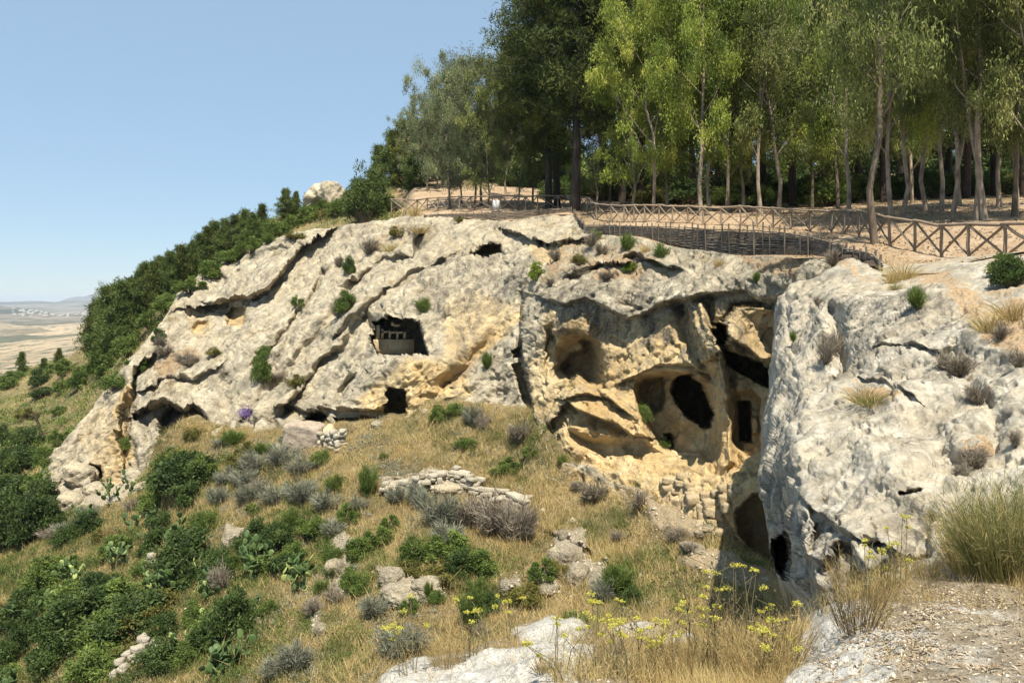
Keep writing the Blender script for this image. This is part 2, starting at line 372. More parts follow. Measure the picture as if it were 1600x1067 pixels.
# the great block: left edge, scalloped brow, ochre face
lip([(858, 405), (835, 425), (816, 450), (812, 490), (816, 540), (822, 590), (832, 625), (836, 645)], 30, 0.9, 8, 0.9)
pocket([(796, 548), (814, 540), (816, 560), (800, 562)], 1.6, 4); pocket([(796, 568), (815, 566), (824, 600), (832, 640), (818, 632)], 1.2, 4, oc=.5)
BROW = [(860, 470), (885, 478), (915, 470), (945, 478), (975, 500), (1000, 492), (1030, 478), (1055, 470), (1080, 470), (1110, 462), (1150, 455), (1175, 458), (1185, 470), (1215, 480), (1240, 490)]
lip(BROW, 32, 0.8, 36, 0.3, 3.5)
ochre = paint(ochre, [(850, 480), (945, 490), (1000, 505), (1060, 485), (1110, 470), (1180, 466), (1250, 480), (1250, 940), (1150, 860), (1050, 800), (950, 740), (880, 690), (838, 640), (836, 560)], 0.78, 16)
ochre = paint(ochre, [(860, 620), (960, 640), (1100, 680), (1250, 690), (1250, 900), (1080, 820), (950, 750), (880, 700)], 1.0, 12)
ochre = paint(ochre, [(836, 700), (880, 720), (950, 760), (1000, 790), (900, 800), (830, 760)], 0.9, 10)
ochre = paint(ochre, [(820, 560), (850, 560), (860, 640), (880, 700), (850, 680), (835, 640)], 0.8, 8)
lichen = paint(lichen, [(850, 440), (950, 440), (1080, 440), (1190, 440), (1190, 530), (1120, 540), (1060, 560), (980, 540), (900, 520), (850, 540)], 1.0, 20)
lichen = paint(lichen, [(690, 410), (820, 400), (800, 480), (720, 520), (640, 470), (640, 430)], 0.95, 30)
lichen = paint(lichen, [(280, 440), (330, 420), (480, 370), (470, 410), (330, 480)], 0.5, 20)
lichen = paint(lichen, [(860, 620), (1250, 600), (1250, 900), (900, 740)], 0.15, 20)
# alcove: tall round niche with a lit sill
pocket([(862, 610), (852, 575), (858, 535), (880, 515), (905, 508), (930, 520), (946, 545), (950, 575), (948, 612), (905, 606), (885, 618)], 2.2, 34, oc=1.0, ro=0.75)
pocket([(893, 604), (874, 578), (884, 552), (908, 544), (898, 530), (915, 521), (938, 530), (950, 560), (950, 613), (918, 606), (908, 590)], 2.0, 12, oc=1.0, ro=0.7)
pocket([(844, 540), (852, 512), (868, 500), (872, 530), (858, 575), (856, 612), (846, 590)], 1.1, 12, oc=0.8)
# rounded bulges under it and the long hollow wall
lip([(858, 668), (870, 645), (890, 628), (905, 640), (930, 652), (960, 660), (985, 678), (1000, 680)], 22, 0.6, 18, 1.0)
lip([(885, 622), (920, 616), (950, 622), (975, 640)], 16, 0.6, 9, 0.4)
pocket([(876, 640), (900, 668), (960, 680), (1000, 682), (1050, 690), (1085, 700), (1110, 726), (1040, 726), (1015, 733), (985, 728), (940, 728), (915, 710), (888, 690)], 1.3, 22, oc=1.0, ro=0.6)
pocket([(848, 660), (860, 664), (862, 690), (885, 715), (870, 712), (852, 690)], 0.9, 6, oc=1)
# the lower hollow: brow, left chamber, black mouth, pillar
pocket([(988, 600), (1000, 585), (1040, 576), (1080, 580), (1108, 600), (1118, 640), (1118, 690), (1112, 724), (1060, 716), (1020, 700), (1000, 660)], 2.4, 18, oc=1.0, ro=0.8)
pocket([(994, 598), (1008, 588), (1040, 586), (1046, 612), (1040, 640), (1018, 648), (998, 630)], 1.5, 8)
pocket([(1058, 588), (1078, 584), (1098, 600), (1104, 618), (1116, 645), (1110, 668), (1100, 670), (1076, 658), (1062, 636), (1050, 612)], 11, 4)
pocket([(1034, 676), (1050, 674), (1054, 690), (1048, 700), (1036, 694)], 2.2, 5)
lip([(990, 590), (1030, 572), (1075, 568), (1105, 585), (1120, 620)], 30, 0.5, 5, 0.1)
# vertical flutes and ribs right of the brow
for x0, x1, a in ((1062, 1105, 1.0), (1085, 1120, -0.7), (1108, 1140, 0.8), (1128, 1150, -0.4)):
    groove([(x0, 478), (x0 + 12, 520), (x1, 580), (x1 + 8, 660), (x1 + 10, 725)], 11, a)
groove([(1100, 480), (1125, 560), (1140, 640), (1142, 720)], 6, -1.1)
# slot holes and doorway beside the white rock
pocket([(1116, 505), (1128, 503), (1138, 508), (1140, 530), (1130, 545), (1116, 540)], 8, 4)
pocket([(1122, 540), (1140, 550), (1165, 556), (1190, 565), (1214, 580), (1230, 610), (1200, 606), (1165, 590), (1130, 568)], 9, 5)
lip([(1128, 545), (1145, 532), (1160, 540), (1185, 560), (1215, 570)], 26, 2.0, 6, 0.3)
lip([(1135, 500), (1150, 480), (1190, 478), (1215, 486)], 6, -1.2, 40, -1.6)
pocket([(1130, 625), (1145, 610), (1175, 605), (1190, 620), (1192, 700), (1165, 715), (1150, 700), (1138, 690)], 1.2, 8, oc=0.9, ro=0.4)
pocket([(1149, 625), (1171, 625), (1173, 690), (1152, 690)], 6, 3, warp=False)
pocket([(1158, 648), (1184, 648), (1186, 678), (1160, 680)], -0.4, 4)
# terrace and the vaulted recess under it
lip([(900, 727), (950, 736), (1000, 738), (1060, 736), (1128, 745), (1190, 744)], 14, -0.3, 40, -1.0)
pocket([(1128, 745), (1250, 745), (1250, 905), (1200, 892), (1150, 840), (1130, 800)], -0.6, 2, warp=False)
pocket([(1147, 800), (1160, 785), (1178, 773), (1200, 770), (1215, 774), (1250, 775), (1250, 905), (1205, 882), (1170, 858), (1150, 835)], 3.2, 3, warp=False, oc=1, ro=0.2)
# soil pockets on the brow of the cliff
soil = paint(soil, [(880, 370), (940, 366), (1040, 385), (1010, 430), (940, 450), (900, 430), (860, 440), (850, 410)], 0.55, 14)
soil = paint(soil, [(540, 350), (660, 335), (640, 380), (560, 400), (500, 440), (520, 380)], 0.35, 14)
soil = paint(soil, [(220, 560), (300, 540), (330, 560), (260, 600)], 0.6, 12)
soil = paint(soil, [(1150, 400), (1260, 398), (1250, 440), (1180, 430)], 0.75, 12)
soil = paint(soil, [(1020, 760), (1080, 770), (1120, 850), (1040, 830)], 0.3, 14)
rough = paint(rough, [(1100, 600), (1200, 600), (1200, 745), (1060, 745), (940, 740), (1000, 700)], 0.65, 14)
# --- assemble and roughen along the surface normal
edge = sstep(0, 0.02, T)[:, None] * np.ones_like(UU)
G = P(UU, VV, D0 + dd * (0.15 + 0.85 * edge))
Gs = P(UU, VV, D0); N = gnormal(Gs)
ca, sa = math.cos(R(42)), math.sin(R(42))
def bedded(G, a):                           # coordinates along / across the dipping beds
    return np.stack([(G[..., 0] * ca + G[..., 2] * sa) * a, G[..., 1] * 0.5, (-G[..., 0] * sa + G[..., 2] * ca)], -1)
leftw = 1 - sstep(680, 860, UU)
B = bedded(G, 0.33)
sb = B[..., 2] * 0.42 + 0.9 * fbm(G * 0.16, 3, 23) + .35 * fbm(G * .6, 3, 24); sb = sb - np.floor(sb); saw = (sb - .5) * sstep(0, .10, sb) * (1 - 0 * sb); saw = np.where(sb < .10, .5 - sb * 9.5, saw) * sstep(-.25, .35, fbm(G * .13, 2, 29))
sb2 = G[..., 2] * 0.8 + 1.2 * fbm(G * .25, 3, 25); sb2 = sb2 - np.floor(sb2); saw2 = np.where(sb2 < .12, .5 - sb2 * 8.3, sb2 - .5) * sstep(-.1, .4, fbm(G * .3, 2, 28))
disp = 0.50 * fbm(G * 0.22, 3, 21) + 0.16 * (1 - leftw) * saw2 + 0.36 * leftw * (fbm(B * 0.75, 4, 31, ridged=True)) + 0.7 * leftw * saw + 0.20 * (1 - leftw) * fbm(G * np.array([.9, .9, .35]), 4, 41, ridged=True)
f1, f21, _ = worley(G * 0.85 + 0.4 * np.stack([vnoise(G * 0.9, 5), vnoise(G * 0.9, 6), vnoise(G * 0.9, 7)], -1), 9)
disp += 0.08 * np.minimum(f21 * 2.2, 1) - 0.06
disp += (0.06 + 0.04 * ochre) * fbm(G * 2.6, 4, 51, 0.62) + 0.03 * fbm(G * 9.0, 3, 61, 0.6, ridged=True)
crk = fbm(bedded(G, 0.22) * 0.55, 3, 99, ridged=True); disp -= 0.30 * sstep(0.60, 0.85, crk) * leftw
crk2 = fbm(bedded(G, 0.4) * 1.5, 3, 98, ridged=True); disp -= 0.16 * sstep(0.5, 0.8, crk2)
pits = fbm(G * 1.7, 3, 77)
disp -= 0.22 * sstep(0.22, 0.5, pits)
lim = np.minimum(1, (WV - top) / 14 + 0.25)
G = G + N * (disp * rough * np.clip(lim, 0.25, 1))[..., None]
lichen_patches = sstep(0.1, 0.5, fbm(G * 0.5, 4, 88))  # random noise patches that thicken the lichen on the pale rock
lichen = np.clip(lichen + 0.35 * lichen_patches * (ochre < .5), 0, 1)
ochre = np.clip(ochre + 0.22 * sstep(0.15, 0.6, fbm(G * 0.28, 3, 93)), 0, 1)
CL_G = G
cliff = sheet('cliff', G, M_CLIFF, dict(ochre=ochre, lichen=lichen, soil=soil),
              skirts=[('top', [(0, .8, 0.02), (0, 3, -0.3), (0, 8, -2.5)]), ('left', [(-.5, 2, -.3), (0, 8, -2)]), ('bottom', [(0, 0, -3)])])
tag(cliff, 'pale limestone cliff riddled with rock-cut caves, ochre under its overhanging brow')

# ================================================================= THE NEAR WHITE ROCK (right)
LEFT = [(380, 1330), (400, 1322), (425, 1290), (450, 1250), (475, 1217), (500, 1214), (520, 1212), (560, 1206), (600, 1203), (630, 1198), (650, 1195), (700, 1190), (740, 1188), (765, 1190), (790, 1195), (820, 1200), (845, 1204), (870, 1206), (900, 1213), (930, 1238), (960, 1262), (1010, 1290), (1120, 1330)]
VT = [(1235, 400), (1300, 403), (1380, 430), (1440, 426), (1500, 412), (1600, 393), (1850, 380)]
rp = [(1320, 402, 26.8), (1290, 425, 27), (1250, 450, 28), (1380, 430, 22.5), (1440, 426, 21.5), (1500, 412, 21), (1600, 393, 20.5), (1850, 380, 18),
      (1216, 475, 27), (1212, 520, 22.5), (1206, 560, 19.5), (1203, 600, 17.5), (1195, 650, 15.5), (1190, 700, 14), (1188, 740, 13), (1195, 790, 12), (1204, 845, 11), (1213, 900, 10),
      (1262, 960, 8.8), (1300, 460, 21.5), (1300, 540, 17.5), (1290, 620, 13.8), (1270, 720, 11.2), (1280, 820, 9.4), (1300, 900, 8.4), (1350, 500, 17), (1400, 560, 13.6), (1400, 650, 11), (1400, 740, 9.4), (1400, 830, 8.2), (1380, 920, 7.6),
      (1440, 480, 15.4), (1500, 470, 15), (1500, 560, 12), (1500, 680, 9.6), (1500, 780, 8.3), (1480, 880, 7.4), (1600, 450, 14.5), (1600, 560, 11), (1600, 700, 8.8), (1600, 820, 7.4), (1600, 900, 6.7), (1850, 500, 10.5), (1850, 700, 7.3), (1850, 900, 5.6), (1450, 1020, 6.4), (1300, 1050, 7.5)]
rockD = depth_tps(rp)
na, nb = 400, 430
A, Bt = np.meshgrid(np.linspace(0, 1, na) ** 1.15, np.linspace(0, 1, nb))
u0 = 1235 + (1850 - 1235) * A; vt = curve(VT, u0); VV = vt + (1010 - vt) * Bt
lf = curve(LEFT, VV); lf = lf + 4 * fbm(np.stack([VV / 30, 0 * VV, 0 * VV], -1), 3, 14); UU = lf + (1850 - lf) * A
Pn = np.stack([UU / 30, VV / 30, 0 * UU], -1); WU = UU + 5 * fbm(Pn, 3, 5); WV = VV + 5 * fbm(Pn, 3, 6)
dd = np.zeros_like(UU); ochre = np.zeros_like(UU); lichen = np.full_like(UU, 0.35); soil = np.zeros_like(UU); rough = np.ones_like(UU)
# the round outer edge turns away from the camera
dl = UU - lf
dd += 3.0 * np.exp(-(dl / 9.0)) * sstep(430, 540, VV)
dd += 0.9 * np.exp(-(dl / 34.0) ** 2) * sstep(430, 540, VV)
pocket([(1214, 835), (1222, 822), (1234, 836), (1240, 860), (1238, 892), (1222, 905), (1208, 885), (1206, 860)], 5, 5)
groove([(1218, 750), (1226, 790), (1228, 830), (1236, 880)], 13, 0.7)
groove([(1258, 800), (1262, 850), (1275, 900), (1290, 940)], 10, -0.35)
groove([(1278, 830), (1268, 870), (1262, 890)], 9, 0.45)
lip([(1262, 872), (1285, 880), (1300, 872), (1318, 850), (1335, 855), (1345, 880), (1350, 905)], 22, 0.2, 18, 0.25, 6)
lip([(1275, 800), (1300, 822), (1335, 840), (1370, 850)], 30, 0.2, 18, 0.2, 6)
groove([(1316, 500), (1318, 540), (1312, 580), (1296, 600)], 12, 1.0)
groove([(1234, 420), (1236, 480), (1238, 545)], 4, 0.5)
groove([(1430, 470), (1375, 500), (1340, 540), (1320, 590)], 13, 0.5)
lip([(1380, 545), (1405, 542), (1425, 538), (1460, 545)], 14, 0.15, 9, 0.22, 4)
lip([(1360, 600), (1385, 598), (1405, 610), (1430, 622)], 12, 0.15, 10, 0.18, 4)
groove([(1330, 610), (1400, 590), (1450, 560), (1500, 550), (1560, 570)], 18, 0.35)
groove([(1480, 560), (1510, 590), (1550, 640), (1560, 690)], 15, 0.35)
groove([(1470, 720), (1510, 730), (1550, 715)], 14, 0.4)
groove([(1290, 640), (1340, 630), (1420, 640), (1470, 700)], 22, 0.3)
groove([(1410, 775), (1425, 770), (1437, 765)], 3, 0.35)
groove([(1250, 600), (1262, 680), (1250, 760)], 30, -0.35)
groove([(1350, 690), (1400, 740), (1460, 790)], 34, -0.35)
groove([(1390, 580), (1420, 600), (1400, 640)], 22, -0.3)
groove([(1440, 860), (1400, 885), (1340, 915)], 12, 0.3)
soil = paint(soil, [(1236, 398), (1300, 402), (1380, 430), (1500, 412), (1600, 392), (1850, 380), (1850, 480), (1600, 560), (1540, 540), (1490, 470), (1440, 445), (1390, 450), (1320, 425), (1240, 430)], 0.72, 14)
soil = paint(soil, [(1495, 400), (1600, 400), (1600, 455), (1540, 470), (1490, 435)], 0.25, 20)
soil = paint(soil, [(1330, 600), (1380, 605), (1420, 625), (1380, 640), (1310, 630)], 0.6, 8)
soil = paint(soil, [(1500, 690), (1545, 660), (1560, 700), (1510, 740)], 0.55, 10)
soil = paint(soil, [(1450, 555), (1530, 560), (1560, 620), (1500, 610)], 0.5, 12)
lichen = paint(lichen, [(1330, 480), (1450, 470), (1520, 500), (1530, 560), (1440, 580), (1390, 640), (1340, 600)], 0.75, 30)
lichen = paint(lichen, [(1195, 740), (1235, 740), (1250, 800), (1300, 800), (1370, 840), (1440, 780), (1500, 760), (1560, 800), (1440, 890), (1300, 930), (1230, 920), (1200, 830)], 0.8, 24)
lichen = paint(lichen, [(1205, 560), (1300, 620), (1400, 680), (1480, 740), (1380, 740), (1260, 740), (1205, 700)], 0.25, 24)
ochre = paint(ochre, [(1236, 420), (1330, 430), (1400, 460), (1320, 500), (1240, 520)], 0.30, 20)
D0 = rockD(UU, VV)
G = P(UU, VV, np.maximum(D0 + dd * (0.35 + 0.65 * sstep(0, .05, Bt)), 3)); N = gnormal(P(UU, VV, D0))
sc = np.clip(D0 / 12, 0.6, 2.2)
disp = 0.38 * fbm(G * 0.5, 3, 121) * sc + 0.05 * sc * fbm(G * 1.6, 4, 131, ridged=True)
f1, f21, _ = worley(G * 2.0 + 0.5 * np.stack([vnoise(G * 2, 5), vnoise(G * 2, 6), vnoise(G * 2, 7)], -1), 19)
disp += 0.07 * np.minimum(f21 * 1.6, 1) - 0.04
pits = fbm(G * 4.5, 3, 177)
disp -= 0.10 * sstep(0.16, 0.5, pits) * (0.4 + lichen)
disp += 0.018 * fbm(G * 7, 4, 151, 0.6) + 0.008 * fbm(G * 22, 2, 161, ridged=True)
crev = fbm(G * np.array([3.0, 3.0, 3.0]), 3, 190, ridged=True)
disp -= 0.10 * sstep(0.62, 0.9, crev) * lichen
G = G + N * (disp * rough * np.clip(0.25 + dl / 14, 0.25, 1) * (0.35 + 0.65 * sstep(0, .12, Bt)))[..., None]
lichen = np.clip(lichen * (0.9 + 1.0 * sstep(-0.1, 0.5, fbm(G * 1.3, 4, 188))), 0, 1)
nrock = sheet('near_rock', G, M_NEAR, dict(ochre=ochre, lichen=lichen, soil=soil),
              skirts=[('left', [(.2, .7, -.1), (.8, 1.6, -1.5)]), ('top', [(0, 1, .03), (0, 4, .12), (0, 9, -.6)]), ('bottom', [(0, 0, -2)]), ('right', [(2, -.6, .1), (8, -2, .4), (30, -3, 2)])])
tag(nrock, 'big pale grey pitted limestone dome in the right foreground')

# ================================================================= THE GRASS SLOPE below the cliff
fpt = np.array([(u, v) for u, v in FOOT if u >= 75], float)
fd = cliffD(fpt[:, 0], fpt[:, 1])
sp = [(u, v, d - 0.5) for (u, v), d in zip(fpt, fd)]
sp += [(-200, 860, 50), (0, 840, 54), (-200, 1250, 30), (0, 1060, 38), (100, 1060, 35), (100, 900, 45), (300, 760, 48), (300, 850, 42), (300, 1000, 34), (450, 740, 46), (500, 850, 38), (500, 1000, 29), (600, 700, 45), (700, 700, 43.5), (700, 765, 40),
       (560, 760, 41), (620, 850, 35), (700, 850, 34), (800, 700, 42), (800, 790, 37.5), (900, 790, 36), (900, 850, 33), (1000, 820, 33), (900, 900, 30), (700, 950, 29), (1000, 900, 29.5), (1100, 880, 29), (1100, 950, 25.5), (1180, 960, 24), (900, 1000, 26), (700, 1060, 25),
       (500, 1250, 22), (900, 1250, 18), (1320, 1000, 23), (1320, 1250, 16)]
slopeD = depth_tps(sp)
STOP = [(-200, 850), (0, 835), (40, 800)] + [(u, v) for u, v in FOOT if u >= 75] + [(1330, 950)]
U = np.linspace(-200, 1330, 560); T = np.linspace(0, 1, 250); UU = np.broadcast_to(U, (250, 560)).copy(); st = curve(STOP, U) + 2.5 * vnoise(np.stack([U / 14, 0 * U, 0 * U], -1), 2)
VV = st + (1250 - st) * (T[:, None] ** 1.2)
Pn = np.stack([UU / 26, VV / 26, 0 * UU], -1); WU = UU + 7 * fbm(Pn, 3, 15); WV = VV + 7 * fbm(Pn, 3, 16)
dd = np.zeros_like(UU); green = np.zeros_like(UU); ochre = np.zeros_like(UU); lichen = np.full_like(UU, .3); soil = np.ones_like(UU); rough = np.ones_like(UU)
# terrace scarps with bare rock
lip([(505, 860), (530, 850), (545, 880), (540, 930)], 16, 0.1, 26, 0.2)
lip([(590, 900), (640, 885), (700, 905), (760, 930), (830, 920), (870, 880), (920, 860), (960, 900)], 22, 0.35, 20, 0.25)
lip([(590, 760), (640, 745), (700, 735), (760, 755), (815, 780), (850, 830), (900, 850)], 26, 0.4, 16, 0.1)
lip([(180, 880), (240, 890), (300, 885), (360, 900), (440, 892), (480, 890)], 20, 0.3, 20, 0.4)
pocket([(430, 878), (475, 874), (480, 892), (432, 896)], 2.0, 5)
pocket([(240, 878), (262, 872), (268, 890), (244, 896)], 1.5, 5)
pocket([(640, 905), (668, 902), (678, 915), (645, 920)], 1.0, 6)
for z in ([(508, 850), (535, 830), (552, 850), (545, 935), (518, 925)], [(590, 890), (640, 885), (668, 905), (700, 912), (690, 935), (600, 945)], [(865, 830), (910, 825), (925, 880), (905, 910), (870, 880)],
          [(915, 880), (950, 880), (955, 920), (920, 925)], [(780, 905), (810, 895), (820, 920), (790, 925)], [(838, 905), (870, 900), (868, 925), (842, 925)],
          [(595, 745), (650, 738), (700, 735), (745, 755), (740, 770), (640, 775), (600, 770)], [(80, 760), (200, 745), (230, 770), (160, 800), (90, 795)], [(350, 820), (385, 830), (380, 850), (350, 850)],
          [(1060, 880), (1110, 860), (1215, 905), (1262, 960), (1225, 975), (1180, 930), (1110, 905)], [(1000, 775), (1050, 790), (1120, 830), (1080, 845), (1020, 825)], [(480, 950), (500, 945), (500, 985), (485, 985)],
          [(930, 745), (1010, 764), (990, 772), (940, 762)]):
    k = sstep(-8, 6, poly_sd(WU, WV, z)); soil = soil * (1 - 0.85 * k); dd -= 0.25 * k; lichen = lichen * (1 - k) + .25 * k; ochre = np.maximum(ochre, k * (0.75 if z[0][0] > 920 else .25))
D0 = slopeD(UU, VV); G = P(UU, VV, D0 + dd * sstep(0, .03, T)[:, None])
h = 0.28 * fbm(G * 0.5, 4, 201) + 0.10 * fbm(G * 1.8, 4, 205) + (1 - soil) * (0.25 * fbm(G * 1.2, 4, 209, ridged=True) + .1)
G[..., 2] += h * np.clip(T[:, None] * 20, 0.15, 1)
soilv = np.clip(soil + 0.1, 0, 1)
SL_G, SL_U, SL_V, SL_soil = G, UU, VV, soil
t = NT('slope_ground')
n2 = t.noise(4, 5, .7); n3 = t.noise(16, 4, .7); n1 = t.noise(0.6, 5, .6)
gr = t.ramp(n2, [(0.3, (0.16, 0.12, 0.055)), (0.5, (0.34, 0.255, 0.125)), (0.72, (0.47, 0.375, 0.215))])
gr = t.mix(t.ramp(n1, [(0.42, 0), (0.62, 0.75)]), gr, (0.11, 0.11, 0.04))
gr = t.mix(t.ramp(n3, [(0.35, .6), (0.5, 0)]), gr, (0.07, 0.055, 0.03))
rk = t.ramp(n3, [(0.3, (0.2, 0.17, 0.12)), (0.5, (0.44, 0.385, 0.29)), (0.7, (0.56, 0.51, 0.41))])
rk = t.mix(t.attr('ochre'), rk, t.ramp(n3, [(0.3, (0.33, 0.22, 0.11)), (0.6, (0.56, 0.43, 0.25))]))
sf = t.ramp(t.math('ADD', t.attr('soil'), t.math('MULTIPLY', t.math('SUBTRACT', n2, .5), .9)), [(0.4, 0), (0.6, 1)])
M_SL = t.out(t.mix(sf, rk, gr), t.bump(n3, 0.05, 1, t.bump(n2, 0.15)))
slope = sheet('ground', G, M_SL, dict(ochre=ochre, soil=soilv), skirts=[('top', [(0, 1.2, 0), (0, 4, 0)])])
tag(slope, 'dry grassy terraced ground sloping down below the cliff')

# ================================================================= NEAR LEDGE under the photographer
NTOP = [(520, 1130), (590, 1062), (605, 1045), (650, 1030), (720, 1022), (790, 990), (812, 972), (860, 962), (905, 966), (925, 984), (960, 980), (1010, 966), (1040, 985), (1100, 990), (1180, 995), (1245, 985), (1262, 960), (1290, 948), (1340, 928), (1400, 912), (1480, 905), (1600, 903), (1850, 895)]
npnt = [(520, 1130, 5.6), (605, 1045, 6.6), (720, 1022, 6.8), (860, 962, 7.8), (1010, 966, 7.6), (1100, 990, 7.0), (1245, 985, 6.8), (1340, 928, 6.9), (1480, 905, 6.4), (1600, 903, 6.2), (1850, 895, 5.4),
        (600, 1250, 4.2), (800, 1067, 5.5), (1000, 1067, 5.3), (1250, 1067, 4.5), (1450, 1067, 3.9), (1600, 1067, 3.7), (1450, 980, 4.9), (1600, 980, 4.7), (1300, 1000, 5.4), (900, 1010, 6.3), (1250, 1250, 3.1), (1600, 1250, 2.7), (1850, 1250, 2.4), (1850, 1000, 4.1)]
ledgeD = depth_tps(npnt)
nu, nv = 560, 190
U = np.linspace(520, 1850, nu); T = np.linspace(0, 1, nv); UU = np.broadcast_to(U, (nv, nu)).copy(); st = curve(NTOP, U) + 3 * fbm(np.stack([U / 20, 0 * U, 0 * U], -1), 3, 2)
VV = st + (1260 - st) * T[:, None]
Pn = np.stack([UU / 26, VV / 26, 0 * UU], -1); WU = UU + 6 * fbm(Pn, 3, 25); WV = VV + 6 * fbm(Pn, 3, 26)
dd = np.zeros_like(UU); ochre = np.zeros_like(UU); lichen = np.full_like(UU, .35); soil = np.full_like(UU, .85)
for z in ([(600, 1050), (680, 1022), (760, 1020), (860, 1010), (930, 1015), (900, 1080), (700, 1100), (600, 1100)], [(800, 985), (860, 955), (920, 965), (925, 992), (880, 1005), (820, 1005)],
          [(950, 975), (1010, 960), (1035, 975), (1010, 990), (960, 992)], [(1010, 995), (1080, 985), (1110, 1010), (1040, 1015)], [(1240, 1000), (1290, 945), (1350, 945), (1370, 990), (1420, 1010), (1400, 1060), (1330, 1100), (1220, 1100)]):
    k = sstep(-8, 8, poly_sd(WU, WV, z)); soil = soil * (1 - k); dd -= 0.10 * k
soil = paint(soil, [(1380, 940), (1600, 935), (1850, 940), (1850, 1250), (1300, 1250), (1400, 1050), (1420, 1000)], 0.62, 16)
D0 = ledgeD(UU, VV); G = P(UU, VV, D0 + dd)
h = 0.10 * fbm(G * 1.6, 4, 301) + 0.05 * fbm(G * 5, 4, 305) + 0.05 * (1 - soil) * fbm(G * 2.5, 4, 309, ridged=True)
G[..., 2] += h * np.clip(T[:, None] * 15, 0.3, 1)
NL_G, NL_U, NL_V, NL_soil = G, UU, VV, soil
t = NT('ledge_ground'); n2 = t.noise(7, 6, .7); n3 = t.noise(40, 5, .7); n1 = t.noise(2, 5, .6)
gr = t.ramp(n2, [(0.3, (0.15, 0.12, 0.08)), (0.5, (0.275, 0.225, 0.155)), (0.7, (0.40, 0.34, 0.25))])
gr = t.mix(t.ramp(n3, [(0.36, .7), (0.5, 0)]), gr, (0.10, 0.085, 0.06))
rk = t.ramp(n2, [(0.3, (0.3, 0.285, 0.25)), (0.5, (0.50, 0.475, 0.42)), (0.7, (0.62, 0.60, 0.55))])
rk = t.mix(t.ramp(n3, [(0.36, .7), (0.48, 0)]), rk, (0.16, 0.15, 0.13))
sf = t.ramp(t.math('ADD', t.attr('soil'), t.math('MULTIPLY', t.math('SUBTRACT', n1, .5), 1.2)), [(0.4, 0), (0.6, 1)])
M_NL = t.out(t.mix(sf, rk, gr), t.bump(t.noise(120, 2, .6), .004, 1, t.bump(n3, 0.018, 1, t.bump(n2, 0.05))))
ledge = sheet('terrain_ledge', G, M_NL, dict(soil=soil), skirts=[('top', [(0, .15, -.25), (0, .6, -2.5)]), ('left', [(-.2, .2, -1.5)]), ('right', [(2, 0, .3), (10, 0, 1.2), (30, 0, 2)]), ('bottom', [(0, -3, 0), (0, -12, .3)])])
tag(ledge, 'stony litter-strewn ledge along the bottom edge of the picture')

# ================================================================= THE PLATEAU with fence and forest
edge_pts = []
for u in np.linspace(560, 1235, 26):
    v = curve(TOP, u); d = curve(TOPD, u); edge_pts.append(P(u, v, d + 0.3))
for u, v, d in [(1300, 403, 28), (1380, 430, 22.5), (1440, 426, 21.5), (1500, 412, 21), (1600, 393, 20.5), (1850, 380, 18)]: edge_pts.append(P(u, v, d + .2))
fence_ft = [(615, 332, 76), (660, 331, 72), (700, 330, 69), (760, 329, 66), (820, 328, 65), (905, 328, 64), (925, 345, 55), (955, 352, 51.5), (1000, 352, 50), (1050, 352, 49), (1110, 354, 47), (1180, 356, 45), (1220, 358, 43.5), (1266, 362, 41), (1299, 366, 37), (1320, 371, 34.5), (1345, 377, 32.5), (1398, 388, 30.5), (1432, 395, 29), (1470, 401, 27.5), (1514, 404, 26), (1575, 404, 24.5), (1650, 404, 23)]
back = [P(u, v, d) for u, v, d in [(620, 290, 95), (700, 290, 92), (780, 300, 88), (640, 275, 110), (760, 280, 110), (860, 318, 76), (950, 322, 72), (1050, 322, 66), (1150, 328, 60), (1250, 330, 56), (1350, 332, 50), (1400, 342, 42), (1500, 318, 50), (1600, 315, 48), (1700, 330, 36), (1800, 340, 30),
        (900, 300, 110), (1100, 305, 100), (1300, 310, 90), (1600, 295, 90), (1850, 300, 60), (700, 262, 160), (1000, 280, 170), (1400, 285, 150), (1850, 285, 120)]]
wpts = np.array(edge_pts + [P(*f) for f in fence_ft] + back)
plat = TPS(wpts[:, :2] / 50, wpts[:, 2], 1e-4)
U = np.r_[np.linspace(600, 1235, 210), np.linspace(1240, 1900, 200)]; S = np.linspace(0, 1, 140) ** 1.8
d0 = np.where(U < 1238, curve(TOPD, U) + 0.3, curve([(1235, 31.2), (1300, 28.1), (1380, 22.7), (1440, 21.7), (1500, 21.2), (1600, 20.7), (1850, 18.2), (1900, 18)], U))
YY = d0 + (260 - d0) * S[:, None]; XX = (U - HU) / F * YY
ZZ = plat(np.stack([XX, YY], -1) / 50)
ZZ = ZZ - 5 * (1 - sstep(600, 650, U)) * (1 + 0 * ZZ); G = np.stack([XX, YY, ZZ], -1)
k = np.clip(S[:, None] * 30, 0, 1); G[..., 2] += k * (0.10 * fbm(G * .7, 3, 401) + 0.05 * fbm(G * 3, 3, 403))
green = np.clip(sstep(0.1, 0.5, fbm(G * 0.15, 3, 405)) * 0.5 + sstep(75, 110, YY) * .3, 0, 1) * (YY > 40)
PL_G = G
t = NT('forest_ground'); n2 = t.noise(3, 6, .7); n3 = t.noise(14, 4, .75); n1 = t.noise(.4, 4, .6)
c = t.ramp(n3, [(0.3, (0.17, 0.115, 0.07)), (0.5, (0.35, 0.25, 0.155)), (0.7, (0.50, 0.385, 0.26))])
c = t.mix(t.ramp(n2, [(0.35, .55), (0.55, 0)]), c, (0.24, 0.145, 0.085)); c = t.mix(t.ramp(n1, [(0.5, 0), (0.75, .4)]), c, (0.6, 0.5, 0.38))
c = t.mix(t.math('MULTIPLY', t.attr('green'), .6), c, (.12, .11, .05))
M_PL = t.out(c, t.bump(n3, .05, 1, t.bump(n2, .08)))
plateau = sheet('terrain_plateau', G, M_PL, dict(green=green))
